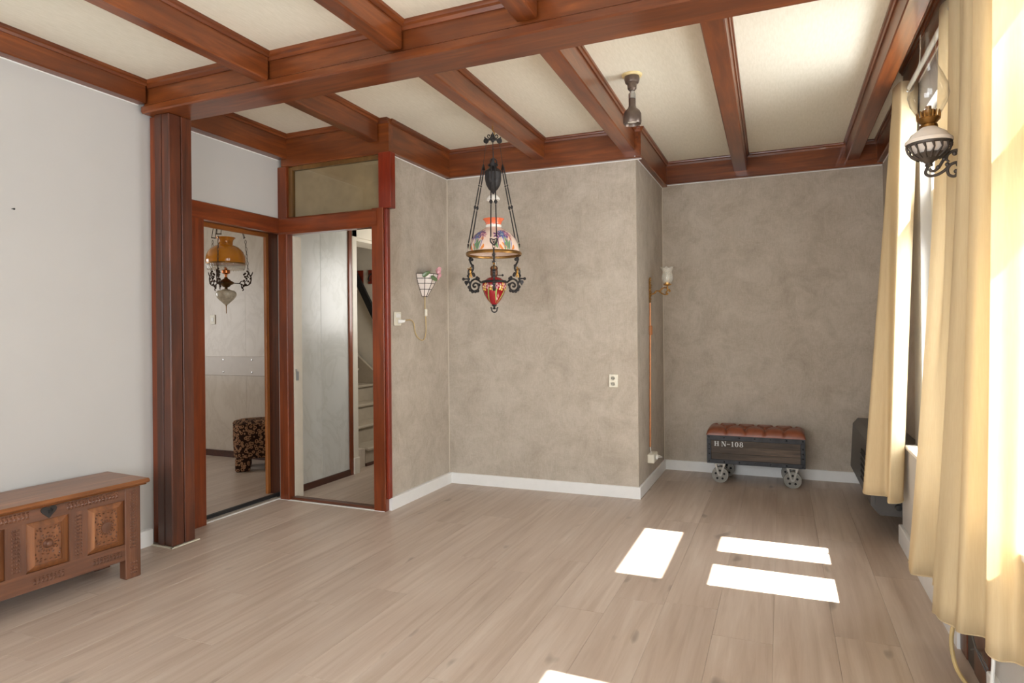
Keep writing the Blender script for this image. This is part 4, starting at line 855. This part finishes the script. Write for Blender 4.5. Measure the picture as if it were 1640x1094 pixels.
for z in (.028, .073):
    rc = obj('receptacle', MB().lathe([(.021, .0), (.021, .003), (.017, .003), (.016, .0), (.0001, .0)], 20).xf(T((-.003, -.014, z)) @ RX(PI/2)), CREAMPL, so)
    obj('pin_hole', MB().box(-.013, -.007, -.0165, -.0145, z-.003, z+.003).box(.003, .009, -.0165, -.0145, z-.003, z+.003), DARK, rc)
# ------------------------------------------------------------------ brass sconce, copper pipe, socket box
sn = thing('brass_sconce', 'brass scroll sconce with etched tulip glass on narrow return wall', 'wall lamp', (-1.02, 5.365, 1.53))
bp = MB()
for k in range(11): bp.ball((.008, .010*math.sin(k*2.1), .012+k*.0195), .013-.004*abs(k-5)/5, 7)
bp.box(.0, .01, -.016, .016, .0, .205, bev=.004)
obj('back_plate', bp, BRASS, sn)
am_ = MB().lathe([(.0001, 0), (.016, 0), (.016, .02), (.0001, .022)], 14).xf(T((.0, 0, .07)) @ Matrix.Rotation(PI/2, 4, 'Y'))
am_.tube(smoothpath([(.015, 0, .07), (.04, 0, .078), (.06, 0, .098), (.085, 0, .098), (.10, 0, .108), (.12, 0, .122), (.15, 0, .120), (.156, 0, .10), (.14, 0, .085), (.155, 0, .07), (.13, 0, .066), (.10, 0, .08), (.09, 0, .098)], 5), .0055, 7)
am_.tube([(.152, 0, .10), (.152, 0, .145)], .007, 8)
for p in ((.165, 0, .105), (.17, 0, .095), (.145, 0, .075), (.09, 0, .09), (.05, 0, .085)): am_.ball(p, .009, 7)
obj('arm', am_, BRASS, sn)
obj('drip_pan', MB().lathe([(.0001, .138), (.02, .14), (.037, .148), (.035, .151), (.024, .148), (.024, .172), (.022, .172), (.0001, .15)], 20, (.152, 0, 0)), BRASSB, sn)
gs = obj('tulip_glass', MB().lathe([(.022, .155), (.034, .165), (.048, .19), (.049, .215), (.038, .24), (.034, .252), (.046, .275), (.056, .288), (.054, .288), (.044, .275), (.032, .252), (.036, .24), (.047, .215), (.046, .19), (.032, .166)], 48, (.152, 0, 0), wave=lambda r, z, a, j: (r*(1+(.10*math.cos(8*a) if 5 < j < 9 else .0)), z+(.008*math.cos(8*a) if 5 < j < 9 else 0))), FROST, sn)
obj('bulb', MB().ball((.152, 0, .205), .013, 10, 2.), OPALW, sn)
cp = thing('copper_pipe', 'vertical copper cable pipe running down from the brass sconce', 'pipe', (-1.012, 5.352, .33))
obj('tube', MB().tube([(0, .008, 1.2), (0, 0, .9), (0, -.045, 0)], .0075, 8), COPPER, cp)
obj('inline_switch', B(-.008, .018, -.016, .016, .93, 1.01, bev=.005), plain('orange_brown_switch', srgb(176, 112, 62), .4), cp)
obj('lead_wire', MB().tube(smoothpath([(0, -.045, .0), (.006, -.055, -.03), (.02, -.09, -.06)], 5), .004, 6), WHITEPL, cp)
jb = thing('socket_box', 'cream surface socket box low on narrow return wall', 'socket', (-1.02, 5.30, .21))
obj('box', B(0, .056, -.085, .085, 0, .073, bev=.006), CREAMPL, jb)
obj('plug_cable', MB().tube(smoothpath([(.056, .02, .04), (.08, .05, .03), (.085, .12, .018), (.06, .14, .025), (.05, .09, .03)], 6), .004, 6).box(.05, .07, .0, .04, .02, .055, bev=.005), WHITEPL, jb)
# ------------------------------------------------------------------ small things
ns = thing('light_switch', 'pale switch plate on the beige back room wall below the amber lamp', 'switch', (-5.62, 5.028, 1.41))
obj('plate', B(-.035, .035, -.01, 0, 0, .10, bev=.003), CREAMPL, ns); obj('rocker', B(-.018, .018, -.014, -.01, .03, .07, bev=.002), WHITEPL, ns)
nl = obj('nail', MB().tube([(XL, 2.0, 1.955), (XL+.018, 2.0, 1.953)], .0025, 6).ball((XL+.018, 2.0, 1.953), .005, 8), IRON); tag(nl, 'small dark nail in the off white wall above the chest', 'nail')
c1 = obj('floor_cable', MB().tube(smoothpath([(.63, 2.93, .24), (.60, 2.90, .17), (.585, 2.87, .10), (.59, 2.82, .03), (.61, 2.72, .006), (.62, 2.55, .006)], 7), .0075, 8), TANCORD); tag(c1, 'thick cream cable hanging below the curtain by the dark post', 'cable')
c2 = obj('floor_cable', MB().tube(smoothpath([(.70, 2.60, .30), (.655, 2.60, .22), (.645, 2.59, .15), (.640, 2.60, .08), (.630, 2.66, .02), (.62, 2.75, .006)], 7), .006, 8), WHITEPL); tag(c2, 'white cable looping down the wall below the curtain', 'cable')
c3 = obj('loose_wire', MB().tube(smoothpath([(.645, 2.86, .16), (.64, 2.76, .13), (.645, 2.66, .10)], 6), .003, 6), GREYCORD); tag(c3, 'thin grey wire crossing the dark post foot with straight end', 'wire')
c4 = obj('loose_wire', MB().tube(smoothpath([(.645, 2.86, .09), (.64, 2.76, .135), (.64, 2.68, .135), (.645, 2.65, .12)], 6), .003, 6), GREYCORD); tag(c4, 'thin grey wire arching over the dark post foot', 'wire')
cc = obj('cable_tangle', MB(), WHITEPL) if 0 else None
wb_ = thing('sill_cables', 'loose white cables curled on the window sill', 'cables', (.72, 4.10, .622))
for k in range(4): obj('cable', MB().tube(spiral((0, .06-.03*k, .035+.012*k), (.3, 1, 0), (0, 0, 1), .03+.006*k, .035, 0, 2.6+.4*k, 14), .0025, 5), WHITEPL, wb_)
